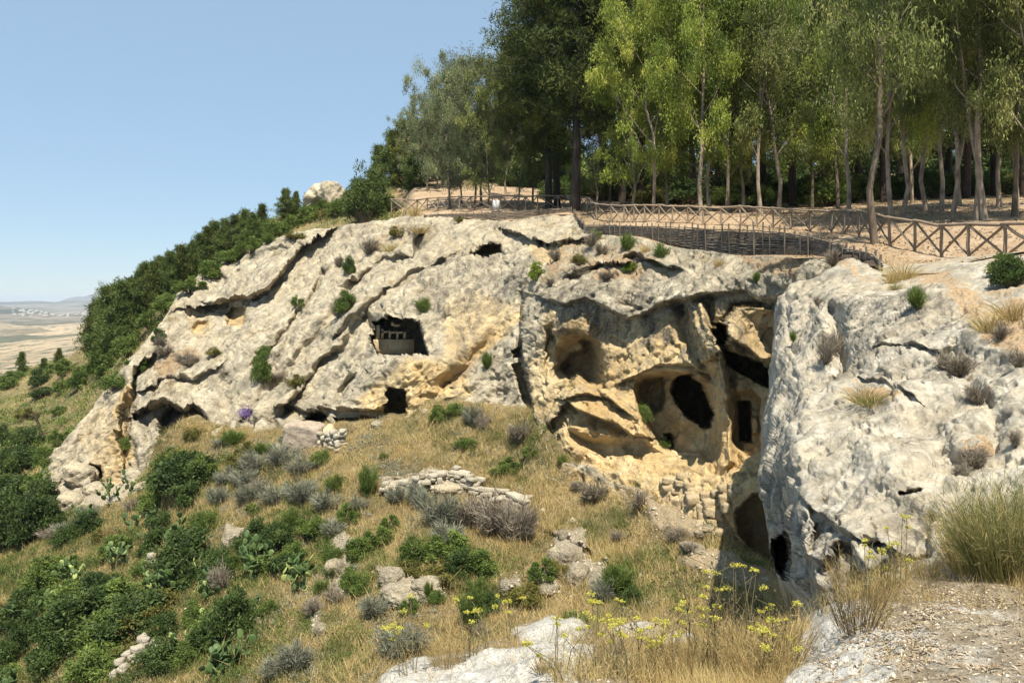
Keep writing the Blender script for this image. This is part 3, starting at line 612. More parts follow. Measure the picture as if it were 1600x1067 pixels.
tag(plateau, 'leaf-strewn tan ground of the fenced plateau under the trees')
def platz(x, y): return float(plat(np.array([[x, y]]) / 50)[0])

# ================================================================= LEFT HILLSIDE behind the cliff
LT = [(-260, 615), (0, 592), (60, 572), (110, 556), (150, 520), (200, 478), (260, 436), (300, 408), (360, 378), (420, 346), (480, 322), (540, 300), (600, 283), (660, 268), (740, 262)]
LB = [(-260, 960), (0, 880), (60, 800), (120, 760), (200, 680), (300, 560), (420, 460), (560, 400), (660, 360), (740, 350)]
lp = [(-260, 615, 160), (0, 592, 140), (110, 556, 125), (150, 520, 118), (200, 478, 116), (300, 408, 114), (420, 346, 112), (540, 300, 110), (600, 283, 108), (740, 262, 118),
      (-260, 960, 44), (0, 880, 51), (60, 800, 60), (60, 700, 78), (0, 700, 80), (120, 640, 88), (190, 575, 86), (270, 480, 86), (410, 385, 88), (545, 350, 88), (660, 325, 86), (740, 320, 84), (-260, 760, 75), (200, 680, 70), (300, 560, 76), (420, 460, 80), (560, 400, 80), (700, 355, 78)]
hillD = depth_tps(lp)
U = np.linspace(-260, 740, 200); T = np.linspace(0, 1, 120); UU = np.broadcast_to(U, (120, 200)).copy(); lt = curve(LT, U); VV = lt + (curve(LB, U) - lt) * T[:, None]
G = P(UU, VV, hillD(UU, VV)); G[..., 2] += (0.8 * fbm(G * .12, 3, 501) + .3 * fbm(G * .5, 3, 503)) * np.clip(T[:, None] * 8, .2, 1)
green = np.clip(0.3 + sstep(-0.3, 0.5, fbm(G * .09, 3, 505)), 0, 1); HL_G = G
soilm = sstep(600, 640, UU) * .8
t = NT('hillside'); n2 = t.noise(1.6, 6, .7); n3 = t.noise(7, 4, .75)
c = t.ramp(n2, [(0.3, (0.13, 0.105, 0.05)), (0.5, (0.24, 0.19, 0.095)), (0.72, (0.33, 0.27, 0.15))])
c = t.mix(t.math('MULTIPLY', t.attr('green'), t.ramp(n3, [(0.35, .3), (0.6, 1)])), c, (0.085, 0.095, 0.032))
c = t.mix(t.attr('soil'), c, (0.46, 0.31, 0.2))
M_HL = t.out(c, t.bump(n3, .1, 1, t.bump(n2, .3)))
hill = sheet('hill', G, M_HL, dict(green=green, soil=soilm), skirts=[('top', [(0, 15, -1), (0, 60, -20)])])
tag(hill, 'grassy hillside falling away left behind the cliff')

# ================================================================= VALLEY AND FAR HILLS
def far_sheet(name, tops, bottoms, cps, mat, amp, label, seed, n=(200, 60)):
    U = np.linspace(-900, 900, n[0]); T = np.linspace(0, 1, n[1]); UU = np.broadcast_to(U, (n[1], n[0])).copy(); tp = curve(tops, U)
    tp = tp + amp * fbm(np.stack([U / 60, 0 * U, 0 * U], -1), 4, seed)
    VV = tp + (curve(bottoms, U) - tp) * T[:, None]; D = depth_tps(cps)(UU, VV); G = P(UU, VV, D)
    o = sheet(name, G, mat, {}, skirts=[('top', [(0, 400, -60)])]); tag(o, label); return o
def field_mat(name, stops, sc, patches=None):
    t = NT(name); v = t.n('ShaderNodeTexVoronoi'); v.inputs['Scale'].default_value = 1; t.l(t.map(sc), v.inputs['Vector'])
    s = t.n('ShaderNodeSeparateColor'); t.l(v.outputs['Color'], s.inputs[0])
    c = t.ramp(t.math('ADD', t.math('MULTIPLY', s.outputs[0], .6), t.math('MULTIPLY', t.noise(.02, 5, .7), .5)), stops)
    if patches: c = t.mix(t.ramp(t.noise(patches, 5, .8), [(0.5, 0), (0.58, 1)]), c, (0.04, 0.05, 0.025))
    return t.out(c)
M_V = field_mat('valley_fields', [(0.3, (0.10, 0.095, 0.05)), (0.45, (0.22, 0.17, 0.10)), (0.6, (0.34, 0.26, 0.16)), (0.8, (0.46, 0.35, 0.22))], (.004, .0025, .004), .03)
M_F = field_mat('far_hills', [(0.3, (0.06, 0.062, 0.045)), (0.5, (0.16, 0.135, 0.095)), (0.8, (0.25, 0.21, 0.16))], (.002, .001, .002), .006)
far_sheet('valley', [(-900, 503), (0, 503), (200, 503), (900, 503)], [(-900, 700), (900, 700)], [(-900, 503, 3000), (0, 503, 3000), (900, 503, 3000), (0, 520, 2200), (0, 545, 1500), (0, 580, 950), (0, 640, 520), (-900, 640, 520), (900, 640, 520), (0, 700, 340), (-900, 700, 340), (900, 700, 340)], M_V, .6, 'tan stubble fields of the broad valley floor', 5)
far_sheet('mid_hills', [(-900, 474), (-200, 474), (0, 478), (30, 480), (60, 487), (100, 492), (160, 484), (240, 476), (400, 480), (900, 478)], [(-900, 512), (900, 512)], [(-900, 480, 5200), (0, 480, 5000), (900, 480, 5200), (-900, 512, 2600), (0, 512, 2600), (900, 512, 2600)], M_F, 1.2, 'wooded hills in the valley with a scattered town on their flank', 6)
far_sheet('far_hills', [(-900, 472), (-100, 470), (0, 471), (55, 469), (90, 472), (105, 466), (118, 463), (130, 464), (150, 458), (200, 452), (300, 462), (500, 468), (900, 468)], [(-900, 498), (900, 498)], [(-900, 470, 11000), (0, 470, 11000), (900, 468, 11000), (-900, 498, 5200), (0, 498, 5200), (900, 498, 5200)], M_F, 1.3, 'hazy blue hills along the horizon', 8)
# plain that carries the ground on to the horizon under everything
z0 = -420
V4 = np.array([(-16000, -50, z0), (16000, -50, z0), (16000, 20000, z0), (-16000, 20000, z0)]); gp = mesh_np('plain', V4, [[0, 1, 2, 3]], M_F); tag(obj('plain', gp), 'flat land far below running to the horizon', kind='structure')
# ================================================================= placing things on the terrain
from mathutils.bvhtree import BVHTree
bpy.context.view_layer.update(); DG = bpy.context.evaluated_depsgraph_get()
BVH = {k: BVHTree.FromObject(o, DG) for k, o in dict(cliff=cliff, rock=nrock, slope=slope, ledge=ledge, plat=plateau, hill=hill).items()}
def hit(u, v, on=None):
    """the point of the place seen at a photograph pixel, its normal and its distance"""
    d = Vector(((u - HU) / F, 1.0, (HV - v) / F)); best = None
    for k, b in BVH.items():
        if on and k not in on: continue
        p, n, i, t = b.ray_cast(Vector((0, 0, 0)), d.normalized())
        if p is not None and (best is None or p.y < best[0].y): best = (p, n if n.dot(d) < 0 else -n, p.y)
    return best
def drop(x, y, z=60, on=None):
    best = None
    for k, b in BVH.items():
        if on and k not in on: continue
        p, n, i, t = b.ray_cast(Vector((x, y, z)), Vector((0, 0, -1)))
        if p is not None and (best is None or p.z > best.z): best = p
    return best
ORD = ['leftmost', 'second from left', 'third from left', 'fourth from left', 'fifth from left', 'sixth from left', 'seventh from left', 'eighth from left', 'ninth from left', 'tenth from left', 'eleventh from left', 'twelfth from left', 'thirteenth from left', 'fourteenth from left', 'fifteenth from left', 'sixteenth from left', 'seventeenth from left', 'eighteenth from left'] + [w + ' from left' for w in ('nineteenth', 'twentieth', 'twenty-first', 'twenty-second', 'twenty-third', 'twenty-fourth', 'twenty-fifth', 'twenty-sixth', 'twenty-seventh', 'twenty-eighth', 'twenty-ninth', 'thirtieth', 'thirty-first', 'thirty-second', 'thirty-third', 'thirty-fourth', 'thirty-fifth', 'thirty-sixth')]
LABELS = []                                  # (object, u, description, place, category)
def want_label(o, u, desc, place, cat, grp): LABELS.append((o, u, desc, place, cat, grp))
def settle_labels():
    by = {}
    for r in LABELS: by.setdefault((r[2], r[3]), []).append(r)
    for (desc, place), rs in by.items():
        rs.sort(key=lambda r: r[1])
        for i, r in enumerate(rs):
            lab = f'{desc} {place}' if len(rs) == 1 else (f'{desc} {place}, {ORD[i]}' if i < len(ORD) else f'{desc} {place}, far right')
            if len(rs) > 1 and i == len(rs) - 1: lab = f'{desc} {place}, rightmost'
            tag(r[0], lab, r[4], r[5])

# ================================================================= mesh makers
def orth(D):
    a = rng.normal(size=D.shape); a -= (a * D).sum(-1, keepdims=True) * D
    return a / (np.linalg.norm(a, axis=-1, keepdims=True) + 1e-9)
def unit(D): return D / (np.linalg.norm(D, axis=-1, keepdims=True) + 1e-9)
def leaf_quads(C, D, L, W):
    S = orth(D) * (np.asarray(W)[:, None] / 2); D = D * np.asarray(L)[:, None]
    V = np.stack([C - S, C + S, C + D], 1); n = len(C)
    return V.reshape(-1, 3), np.arange(3 * n).reshape(n, 3)
def blades(C, D, L, W, bend=0.25):
    """grass: two-piece tapering blades that bow over"""
    n = len(C); S = orth(D) * (np.asarray(W)[:, None] / 2); L = np.asarray(L)[:, None]
    out = D * np.array([1, 1, 0]); out = out * bend * L - np.array([0, 0, 1]) * bend * L * .25
    m = C + D * L * .55; t = C + D * L + out
    V = np.stack([C - S, C + S, m + S * .7, m - S * .7, t], 1).reshape(-1, 3); b = np.arange(n)[:, None] * 5
    return V, b + np.array([[0, 1, 2, 3]]), b + np.array([[3, 2, 4]])
class TubeM:
    def __init__(s): s.V = []; s.F = []; s.n = 0
    def tube(s, pts, rad, sides=6):
        pts = np.array(pts, float); rad = np.broadcast_to(np.array(rad, float), (len(pts),)); t = unit(np.gradient(pts, axis=0))
        a = np.array([0, 0, 1.0]) if abs(t[0][2]) < .9 else np.array([1.0, 0, 0]); x = unit(np.cross(t, a)); y = np.cross(t, x)
        an = np.linspace(0, 2 * np.pi, sides, endpoint=False)
        ring = pts[:, None] + rad[:, None, None] * (np.cos(an)[None, :, None] * x[:, None] + np.sin(an)[None, :, None] * y[:, None])
        k = len(pts); i = s.n + np.arange(k * sides).reshape(k, sides); j = np.roll(i, -1, 1)
        s.V.append(ring.reshape(-1, 3)); s.F.append(np.stack([i[:-1], j[:-1], j[1:], i[1:]], -1).reshape(-1, 4)); s.n += k * sides
    def mesh(s, name, mat, attrs=None): return mesh_np(name, np.concatenate(s.V), np.concatenate(s.F), mat, attrs, smooth=True)
def leaf_mat(name, stops, trans=0.3, rough=0.7, hue=0.06):
    t = NT(name); oi = t.n('ShaderNodeObjectInfo')
    x = t.math('ADD', t.attr('tint'), t.math('MULTIPLY', t.math('SUBTRACT', oi.outputs['Random'], .5), .22), clamp=True)
    c = t.ramp(x, stops); t.b.inputs['Roughness'].default_value = rough; t.b.inputs['Specular IOR Level'].default_value = .2
    t.l(c, t.b.inputs['Base Color'])
    tr = t.n('ShaderNodeBsdfTranslucent'); t.l(c, tr.inputs[0]); mx = t.n('ShaderNodeMixShader'); mx.inputs[0].default_value = trans
    t.l(t.b.outputs[0], mx.inputs[1]); t.l(tr.outputs[0], mx.inputs[2]); t.l(mx.outputs[0], t.t.nodes['Material Output'].inputs[0]); return t.m
def bark_mat(name, a, b, sc=(6, 6, 1.2)):
    t = NT(name); n = t.noise(1, 5, .65, t.map(sc)); n2 = t.noise(1.1, 3, .6)
    c = t.ramp(t.math('ADD', t.math('MULTIPLY', n, .6), t.math('MULTIPLY', n2, .4)), [(0.36, a), (0.6, b)])
    return t.out(c, t.bump(n, .03))
M_EUC = bark_mat('eucalyptus_bark', (0.12, 0.09, 0.065), (0.38, 0.31, 0.235))
M_EUD = bark_mat('brown_bark', (0.07, 0.055, 0.04), (0.20, 0.155, 0.11))
M_PNB = bark_mat('pine_bark', (0.018, 0.014, 0.011), (0.07, 0.052, 0.04))
M_LF_EUC = leaf_mat('eucalyptus_leaves', [(0, (0.06, 0.08, 0.025)), (.4, (0.18, 0.21, 0.06)), (.7, (0.36, 0.38, 0.12)), (1, (0.55, 0.50, 0.20))], .45, .5)
M_LF_YEL = leaf_mat('yellow_green_leaves', [(0, (0.08, 0.12, 0.022)), (.4, (0.21, 0.27, 0.045)), (.7, (0.42, 0.46, 0.08)), (1, (0.64, 0.60, 0.15))], .4, .5)
M_LF_GRY = leaf_mat('grey_green_leaves', [(0, (0.085, 0.10, 0.05)), (.45, (0.23, 0.26, 0.12)), (.8, (0.38, 0.40, 0.20)), (1, (0.50, 0.49, 0.28))], .45, .5)
M_LF_PIN = leaf_mat('pine_needles', [(0, (0.024, 0.036, 0.012)), (.5, (0.075, 0.095, 0.022)), (.85, (0.19, 0.20, 0.04)), (1, (0.27, 0.25, 0.055))], .3, .6)
M_LF_CON = leaf_mat('young_conifer_needles', [(0, (0.035, 0.055, 0.015)), (.5, (0.085, 0.12, 0.028)), (1, (0.20, 0.23, 0.06))], .2, .6)
M_LF_GRN = leaf_mat('green_leaves', [(0, (0.045, 0.07, 0.016)), (.5, (0.115, 0.165, 0.035)), (1, (0.24, 0.30, 0.075))], .3, .6)
M_LF_DRK = leaf_mat('dark_leaves', [(0, (0.022, 0.04, 0.012)), (.5, (0.06, 0.095, 0.025)), (1, (0.14, 0.19, 0.05))], .25, .55)
M_LF_LIM = leaf_mat('lime_leaves', [(0, (0.10, 0.15, 0.02)), (.5, (0.18, 0.25, 0.035)), (1, (0.30, 0.36, 0.06))], .35, .6)
M_LF_OLV = leaf_mat('olive_leaves', [(0, (0.07, 0.075, 0.02)), (.5, (0.15, 0.14, 0.035)), (1, (0.28, 0.24, 0.06))], .3, .7)
M_TW_GRY = leaf_mat('grey_green_twigs', [(0, (0.09, 0.09, 0.06)), (.5, (0.20, 0.205, 0.145)), (1, (0.34, 0.34, 0.25))], .15, .8)
M_TW_DRY = leaf_mat('dry_twigs', [(0, (0.09, 0.07, 0.05)), (.5, (0.24, 0.20, 0.15)), (1, (0.43, 0.38, 0.29))], .1, .8)
M_GR = leaf_mat('dry_grass', [(0, (0.10, 0.075, 0.035)), (.16, (0.23, 0.165, 0.075)), (.34, (0.46, 0.34, 0.145)), (.52, (0.58, 0.45, 0.21)), (.66, (0.22, 0.205, 0.075)), (.82, (0.12, 0.14, 0.04)), (1, (0.07, 0.10, 0.03))], .3, .8)
M_CAC = leaf_mat('prickly_pear_skin', [(0, (0.03, 0.055, 0.02)), (.5, (0.07, 0.11, 0.035)), (1, (0.30, 0.34, 0.11))], 0.0, .5)
M_FLO = leaf_mat('yellow_flowers', [(0, (0.36, 0.35, 0.05)), (.5, (0.55, 0.50, 0.07)), (1, (0.68, 0.64, 0.17))], .3, .7)
M_PUR = leaf_mat('purple_flowers', [(0, (0.14, 0.08, 0.25)), (1, (0.36, 0.26, 0.55))], .3, .7)
M_STEM = leaf_mat('stems', [(0, (0.08, 0.07, 0.035)), (1, (0.24, 0.2, 0.11))], 0, .8)
M_DEAD = leaf_mat('dead_leaves', [(0, (0.13, 0.085, 0.05)), (.5, (0.29, 0.22, 0.14)), (1, (0.50, 0.43, 0.32))], .1, .7)
M_WOOD = bark_mat('weathered_fence_wood', (0.12, 0.088, 0.06), (0.36, 0.28, 0.20), (9, 9, 9))
M_WOOD2 = bark_mat('dark_woven_wood', (0.045, 0.036, 0.028), (0.235, 0.195, 0.15), (9, 9, 9))
def stone_mat(name, a, b, k):
    t = NT(name); n = t.noise(3 * k, 5, .65); n2 = t.noise(14 * k, 4, .7); oi = t.n('ShaderNodeObjectInfo')
    c = t.ramp(n, [(0.3, a), (0.6, b)]); c = t.mix(t.ramp(n2, [(0.34, .7), (.48, 0)]), c, (0.12, 0.10, 0.08))
    c = t.mix(t.math('MULTIPLY', oi.outputs['Random'], .35), c, (a[0] * .8, a[1] * .75, a[2] * .7))
    return t.out(c, t.bump(n2, .03 / k, 1, t.bump(n, .08 / k)))
M_STONE = stone_mat('pale_stone', (0.36, 0.31, 0.22), (0.58, 0.53, 0.42), 1)
M_STONEY = stone_mat('ochre_stone', (0.42, 0.31, 0.17), (0.62, 0.51, 0.33), 1)

def rock_mesh(name, seed, mat, sub=12, flat=1.0, amp=.25, power=3.0, at=()):
    """a stone: a rounded box with broken faces"""
    n = sub; G = []; k = np.linspace(-1, 1, n)
    V = []; Fc = []; off = 0
    for ax in range(3):
        for sg in (-1, 1):
            a, b = np.meshgrid(k, k); p = np.stack([a, b, np.full_like(a, sg)], -1); p = np.roll(p, ax, -1)
            V.append(p.reshape(-1, 3)); f = grid_faces(n, n) + off
            Fc.append(f if sg > 0 else f[:, ::-1]); off += n * n
    V = np.concatenate(V); r = (np.abs(V) ** power).sum(-1) ** (1 / power); V = V / r[:, None]
    q = V * 1.1 + seed * 3.7
    V = V * (1 + amp * fbm(q, 3, seed) + amp * .35 * fbm(q * 3.1, 3, seed + 3, ridged=True) * (sub > 8))[:, None]
    V[:, 2] *= flat
    me = mesh_np(name, V, np.concatenate(Fc), mat, smooth=False)
    import bmesh
    bm = bmesh.new(); bm.from_mesh(me); bmesh.ops.remove_doubles(bm, verts=bm.verts, dist=1e-4); bm.to_mesh(me); bm.free(); return me
# ================================================================= POST-AND-RAIL FENCE
def cyl_between(name, me, a, b, r, parent, twist=0.0):
    a = Vector(a); b = Vector(b); o = obj(name, me, parent); d = b - a
    o.matrix_local = Matrix.Translation((a + b) / 2) @ d.to_track_quat('Z', 'Y').to_matrix().to_4x4() @ Matrix.Rotation(twist, 4, 'Z') @ Matrix.Diagonal((r, r, d.length, 1))
    return o
def pole_mesh(name, seed, mat, taper=.85):
    n = 5; z = np.linspace(-.5, .5, n); rg = np.random.default_rng(seed); s = 8
    an = np.linspace(0, 2 * np.pi, s, endpoint=False); off = rg.normal(size=(n, 2)) * .18; off[0] = off[-1] = 0
    rad = np.linspace(1, taper, n) * (1 + rg.normal(size=n) * .05)
    V = np.stack([off[:, :1] + rad[:, None] * np.cos(an), off[:, 1:] + rad[:, None] * np.sin(an), np.broadcast_to(z[:, None], (n, s))], -1).reshape(-1, 3)
    i = np.arange(n * s).reshape(n, s); j = np.roll(i, -1, 1); Fq = np.stack([i[:-1], j[:-1], j[1:], i[1:]], -1).reshape(-1, 4)
    V = np.r_[V, [[0, 0, -.5], [0, 0, .5]]]; tr = np.r_[[[n * s, (k + 1) % s, k] for k in range(s)], [[n * s + 1, (n - 1) * s + k, (n - 1) * s + (k + 1) % s] for k in range(s)]]
    return mesh_np(name, V, Fq, mat, tris=tr)
POLES = [pole_mesh('pole', k, M_WOOD) for k in range(5)]
def ground_pt(u, d, lift=0):
    x = (u - HU) / F * d; z = platz(x, d); q = drop(x, d, 40, ('plat', 'rock', 'cliff')); return Vector((x, d, q.z if q is not None and abs(q.z - z) < 1.2 else z + lift))
fence_runs = [([(612, 78), (634, 75), (652, 73), (668, 72), (684, 71), (701, 70), (718, 69), (735, 68), (770, 66.5), (783, 66), (805, 65.5), (822, 65), (840, 65), (872, 64.5), (890, 64.3), (907, 64)], 'rustic wooden rail fence along the far edge above the cliff, left of the bend', 'left'),
              ([(907, 64), (918, 59), (932, 55)], 'short rail fence run stepping down at the bend behind the woven hurdle', 'bend'),
              ([(932, 55), (955, 52.5), (975, 51.5), (990, 51), (1008, 50.5), (1029, 50), (1051, 49.5), (1075, 49), (1100, 48), (1127, 47.3), (1158, 46.5), (1182, 45.5), (1208, 44.5), (1235, 43), (1266, 41.5), (1299, 38.5), (1320, 36), (1342, 34), (1362, 32.5), (1391, 31), (1429, 29.5), (1471, 27.8), (1514, 26), (1571, 24.6), (1640, 23.2), (1710, 22)], 'long rustic wooden rail fence curving along the path, right of the bend', 'right')]
for run, lab, key in fence_runs:
    base = ground_pt(*run[len(run) // 2]); root = empty('rail_fence', base); tag(root, lab, 'fence', 'wooden rail fences round the plateau')
    pts = [ground_pt(u, d) - base for u, d in run]; tops = []
    for k, p in enumerate(pts):
        h = 1.08 + random.uniform(-.04, .05); lean = Vector((random.uniform(-.05, .05), random.uniform(-.04, .04), 0)); tp = p + lean + Vector((0, 0, h)); tops.append(tp)
        if key == 'bend' and k in (0, len(pts) - 1): continue
        cyl_between('post', POLES[k % 5], p - Vector((0, 0, .3)), tp, .064, root, k)
    for k in range(len(pts) - 1):
        a, b = tops[k], tops[k + 1]; ex = (b - a).normalized() * .12
        cyl_between('rail', POLES[(k + 2) % 5], a - ex + Vector((0, 0, .02)), b + ex + Vector((0, 0, -.02 + .01 * (k % 2))), .060, root, k * 2)
        off = Vector((0, -.045, 0))
        cyl_between('brace', POLES[(k + 1) % 5], a * .96 + pts[k] * .04 + off, b * .06 + pts[k + 1] * .94 + off, .046, root, k)
        cyl_between('brace', POLES[(k + 3) % 5], b * .96 + tops[k + 1] * 0 + pts[k + 1] * .04 - off, a * .06 + pts[k] * .94 - off, .046, root, k + 2)

t = NT('packed_brush_and_earth'); nn_ = t.noise(7, 5, .7, t.map((1, 1, 6))); M_FILL = t.out(t.ramp(nn_, [(.35, (.03, .024, .018)), (.6, (.12, .09, .062))]), t.bump(nn_, .05))
POLEW = [pole_mesh('stake_pole', 20 + k, M_WOOD2) for k in range(4)]
# ================================================================= WOVEN BRUSHWOOD HURDLES that hold the path's edge
def hurdle(path, label, stakes_every, hgt, name='woven_hurdle', rods=16):
    """path = (u, v_bottom, v_top, distance)"""
    P3 = [Vector(P(u, vb, d)) for u, vb, vt, d in path]; H3 = [(vb - vt) / F * d for u, vb, vt, d in path]
    base = P3[len(P3) // 2].copy(); root = empty(name, base); tag(root, label, 'woven fence', 'woven brushwood fences at the cliff edge')
    L = [0]
    for a, b in zip(P3[:-1], P3[1:]): L.append(L[-1] + (b - a).length)
    P3n = np.array([list(p) for p in P3]); L = np.array(L)
    def at(s):
        return np.array([np.interp(s, L, P3n[:, k]) for k in range(3)]), float(np.interp(s, L, H3))
    n = int(L[-1] / stakes_every)
    for k in range(n + 1):
        p, h = at(L[-1] * k / max(n, 1)); p = Vector(p) - base
        cyl_between('stake', POLEW[k % 4], p - Vector((0, 0, .5)), p + Vector((random.uniform(-.09, .09), random.uniform(-.05, .05), h * random.uniform(1.08, 1.3))), .042, root, k)
    T = TubeM(); tint = []
    for r in range(rods):
        s = 0
        while s < L[-1]:
            e = min(s + random.uniform(2.5, 4.5), L[-1]); m = max(3, int((e - s) / (stakes_every * .5)))
            qs = np.linspace(s - .2, e + .2, m); pts = []
            lift = random.uniform(-.02, .02); lift2 = random.uniform(-.03, .03)
            for q in qs:
                p, h = at(min(max(q, 0), L[-1])); ph = q / stakes_every * math.pi + r * math.pi
                p = p + np.array([0, .045 * math.cos(ph), 0]); p[2] += h * (r + .5) / rods * 1.0 + lift + (lift2 if q == qs[0] else 0) + random.uniform(-.012, .012); pts.append(p - np.array(base))
            T.tube(pts, random.uniform(.018, .032), 5); s = e
    o = obj('woven_rods', T.mesh('woven_rods', M_WOOD2), root); o['kind'] = 'stuff'
    # packed earth and dark brushwood held behind the weave
    V = []; 
    for s in np.linspace(0, L[-1], 60):
        p, h = at(s); p = p - np.array(base); V += [p + [0, .3, -.5], p + [0, .3, h * .92], p + [0, 2.6, h * .86]]
    o = obj('earth_fill', mesh_np('earth_fill', np.array(V), grid_faces(60, 3), M_FILL, {'green': np.zeros(len(V))}), root)
hurdle([(662, 342, 336, 68), (690, 341, 334, 67), (740, 343, 333, 64.5), (770, 345, 331, 63.2), (800, 345, 330, 62.4), (850, 338, 327, 61), (893, 333, 324, 60)], 'low woven brushwood fence along the far cliff edge, below the signs', .78, .5, rods=6)
hurdle([(896, 336, 327, 59.5), (903, 350, 340, 55), (914, 372, 350, 51)], 'short woven brushwood fence turning down towards the camera at the bend', .6, .6, rods=7)
hurdle([(914, 366, 352, 50.5), (940, 366, 352, 49.5), (980, 367, 352, 46.5), (1010, 372, 353, 44.5), (1040, 380, 354, 42.5), (1070, 386, 355, 40.8), (1110, 393, 357, 38.8), (1150, 401, 358, 37), (1185, 403, 359, 35.4), (1220, 400, 362, 33.6), (1250, 397, 367, 32), (1275, 398, 372, 30.8), (1300, 404, 378, 29.4), (1322, 410, 385, 28.2)], 'long woven brushwood fence holding the path edge above the big overhang', .62, .9, rods=15)
hurdle([(1318, 418, 388, 26.5), (1335, 420, 390, 25.6), (1352, 424, 393, 24.7), (1368, 428, 400, 24), (1378, 440, 412, 23.2)], 'last short piece of woven brushwood fence, sagging at its right end', .45, .7, rods=11)

# ================================================================= SIGNS, STEPS
def box_mesh(name, sx, sy, sz, mat, bev=.0):
    V = np.array([(x * sx / 2, y * sy / 2, z * sz / 2) for x in (-1, 1) for y in (-1, 1) for z in (-1, 1)], float)
    return mesh_np(name, V, [(0, 1, 3, 2), (4, 6, 7, 5), (0, 4, 5, 1), (2, 3, 7, 6), (0, 2, 6, 4), (1, 5, 7, 3)], mat)
t = NT('sign_panel'); M_SIGN = t.out(t.ramp(t.noise(6, 3), [(.35, (.55, .55, .50)), (.6, (.70, .70, .66))]))
g = ground_pt(775, 65.0); root = empty('notice_board', g); tag(root, 'tall pale notice board standing behind the far rail fence', 'sign', 'signs by the far fence')
o = obj('panel', box_mesh('panel', .52, .03, .80, M_SIGN), root); o.location = (0, 0, .62)
for sx in (-.29, .29): cyl_between('post', POLES[1], (sx, 0, -.2), (sx, 0, 1.1), .035, root)
g = ground_pt(892, 64.8); root = empty('notice_board', g); tag(root, 'small white sign plate on a post next to the fence bend', 'sign', 'signs by the far fence')
o = obj('panel', box_mesh('panel', .62, .03, .34, M_SIGN), root); o.location = (0, -.06, .95)
cyl_between('post', POLES[0], (0, 0, -.2), (0, 0, 1.1), .04, root)
g = ground_pt(966, 57); root = empty('timber_steps', g); tag(root, 'dark round timber steps behind the rail fence', 'steps')
for k in range(5): cyl_between('step_log', POLEW[k % 4], (-1.1 + .05 * k, .25 * k, .05 + .17 * k), (1.1, .25 * k, .06 + .17 * k), .075, root, k)

# ================================================================= STONES
ST = [rock_mesh('stone', k, M_STONE, 5, .75, .22, 8) for k in range(6)]
STY = [rock_mesh('ochre_stone', k + 10, M_STONEY, 5, .75, .2, 9) for k in range(6)]
STR = [rock_mesh('rubble_stone', k + 30, M_STONE, 5, .8, .38, 2.6) for k in range(6)]
def put_stone(me, loc, sz, parent=None, rz=None, name='stone'):
    o = obj(name, me, parent); o.location = loc; o.rotation_euler = (random.uniform(-.15, .15), random.uniform(-.15, .15), random.uniform(-.5, .5) if rz is None else rz + random.uniform(-.15, .15))
    o.scale = (sz[0] / 2, sz[1] / 2, sz[2] / 2 / .75); return o
def drywall(path, label, courses, stone, meshes, grp='ruined drystone walls', jitter=.05, width=2):
    """path (u, v of the foot); stone = mean size (l, d, h)"""
    pts = [hit(u, v, ('slope', 'cliff'))[0] for u, v in path]; base = pts[len(pts) // 2].copy(); root = empty('drystone_wall', base); tag(root, label, 'stone wall', grp)
    L = [0]
    for a, b in zip(pts[:-1], pts[1:]): L.append(L[-1] + (b - a).length)
    A = np.array([list(p) for p in pts])
    for c in range(courses):
        for w in range(width):
            s = random.uniform(0, .2)
            while s < L[-1]:
                l = stone[0] * random.uniform(.6, 1.4); q = s + l / 2
                hh = courses * (1 - .45 * abs(vnoise(np.array([[q * .6, 3.3, 1.1]]))[0]) - .25 * random.random())
                if c <= hh:
                    p = np.array([np.interp(q, L, A[:, k]) for k in range(3)]); i = min(np.searchsorted(L, q), len(L) - 1); dv = A[i] - A[i - 1]; rz = math.atan2(dv[1], dv[0])
                    p = p + np.array([-math.sin(rz), math.cos(rz), 0]) * w * stone[1] * .9 + np.random.default_rng(int(q * 1000) + c).normal(size=3) * jitter
                    p[2] += (c + .4) * stone[2] * .92
                    put_stone(random.choice(meshes), Vector(p) - base, (l * 1.08, stone[1] * random.uniform(.8, 1.2), stone[2] * random.uniform(.8, 1.25)), root, rz)
                s += l
    return root
drywall([(593, 775), (625, 770), (660, 765), (690, 760)], 'tumbled pale drystone wall behind the grey shrubs, left stretch', 3, (.42, .4, .26), STR + ST, width=2)
drywall([(676, 762), (700, 756), (722, 760), (742, 770)], 'highest piece of pale drystone wall above the grey shrubs, mid slope', 5, (.5, .4, .2), ST + STR, width=2)
drywall([(745, 778), (770, 782), (795, 788), (815, 796)], 'low drystone wall of flat slabs right of the highest piece', 3, (.6, .45, .2), ST, width=2)
drywall([(186, 1068), (200, 1052), (215, 1036), (235, 1020)], 'drystone wall running out of the bushes at bottom left', 4, (.36, .36, .24), STR + ST, width=2)
drywall([(226, 894), (236, 892)], 'narrow stub of drystone wall among the prickly pears', 5, (.5, .4, .24), ST, width=1)
drywall([(492, 697), (510, 700), (528, 704)], 'broken rubble wall spilling from the mid-left ruin corner', 5, (.36, .4, .26), STR, width=2)
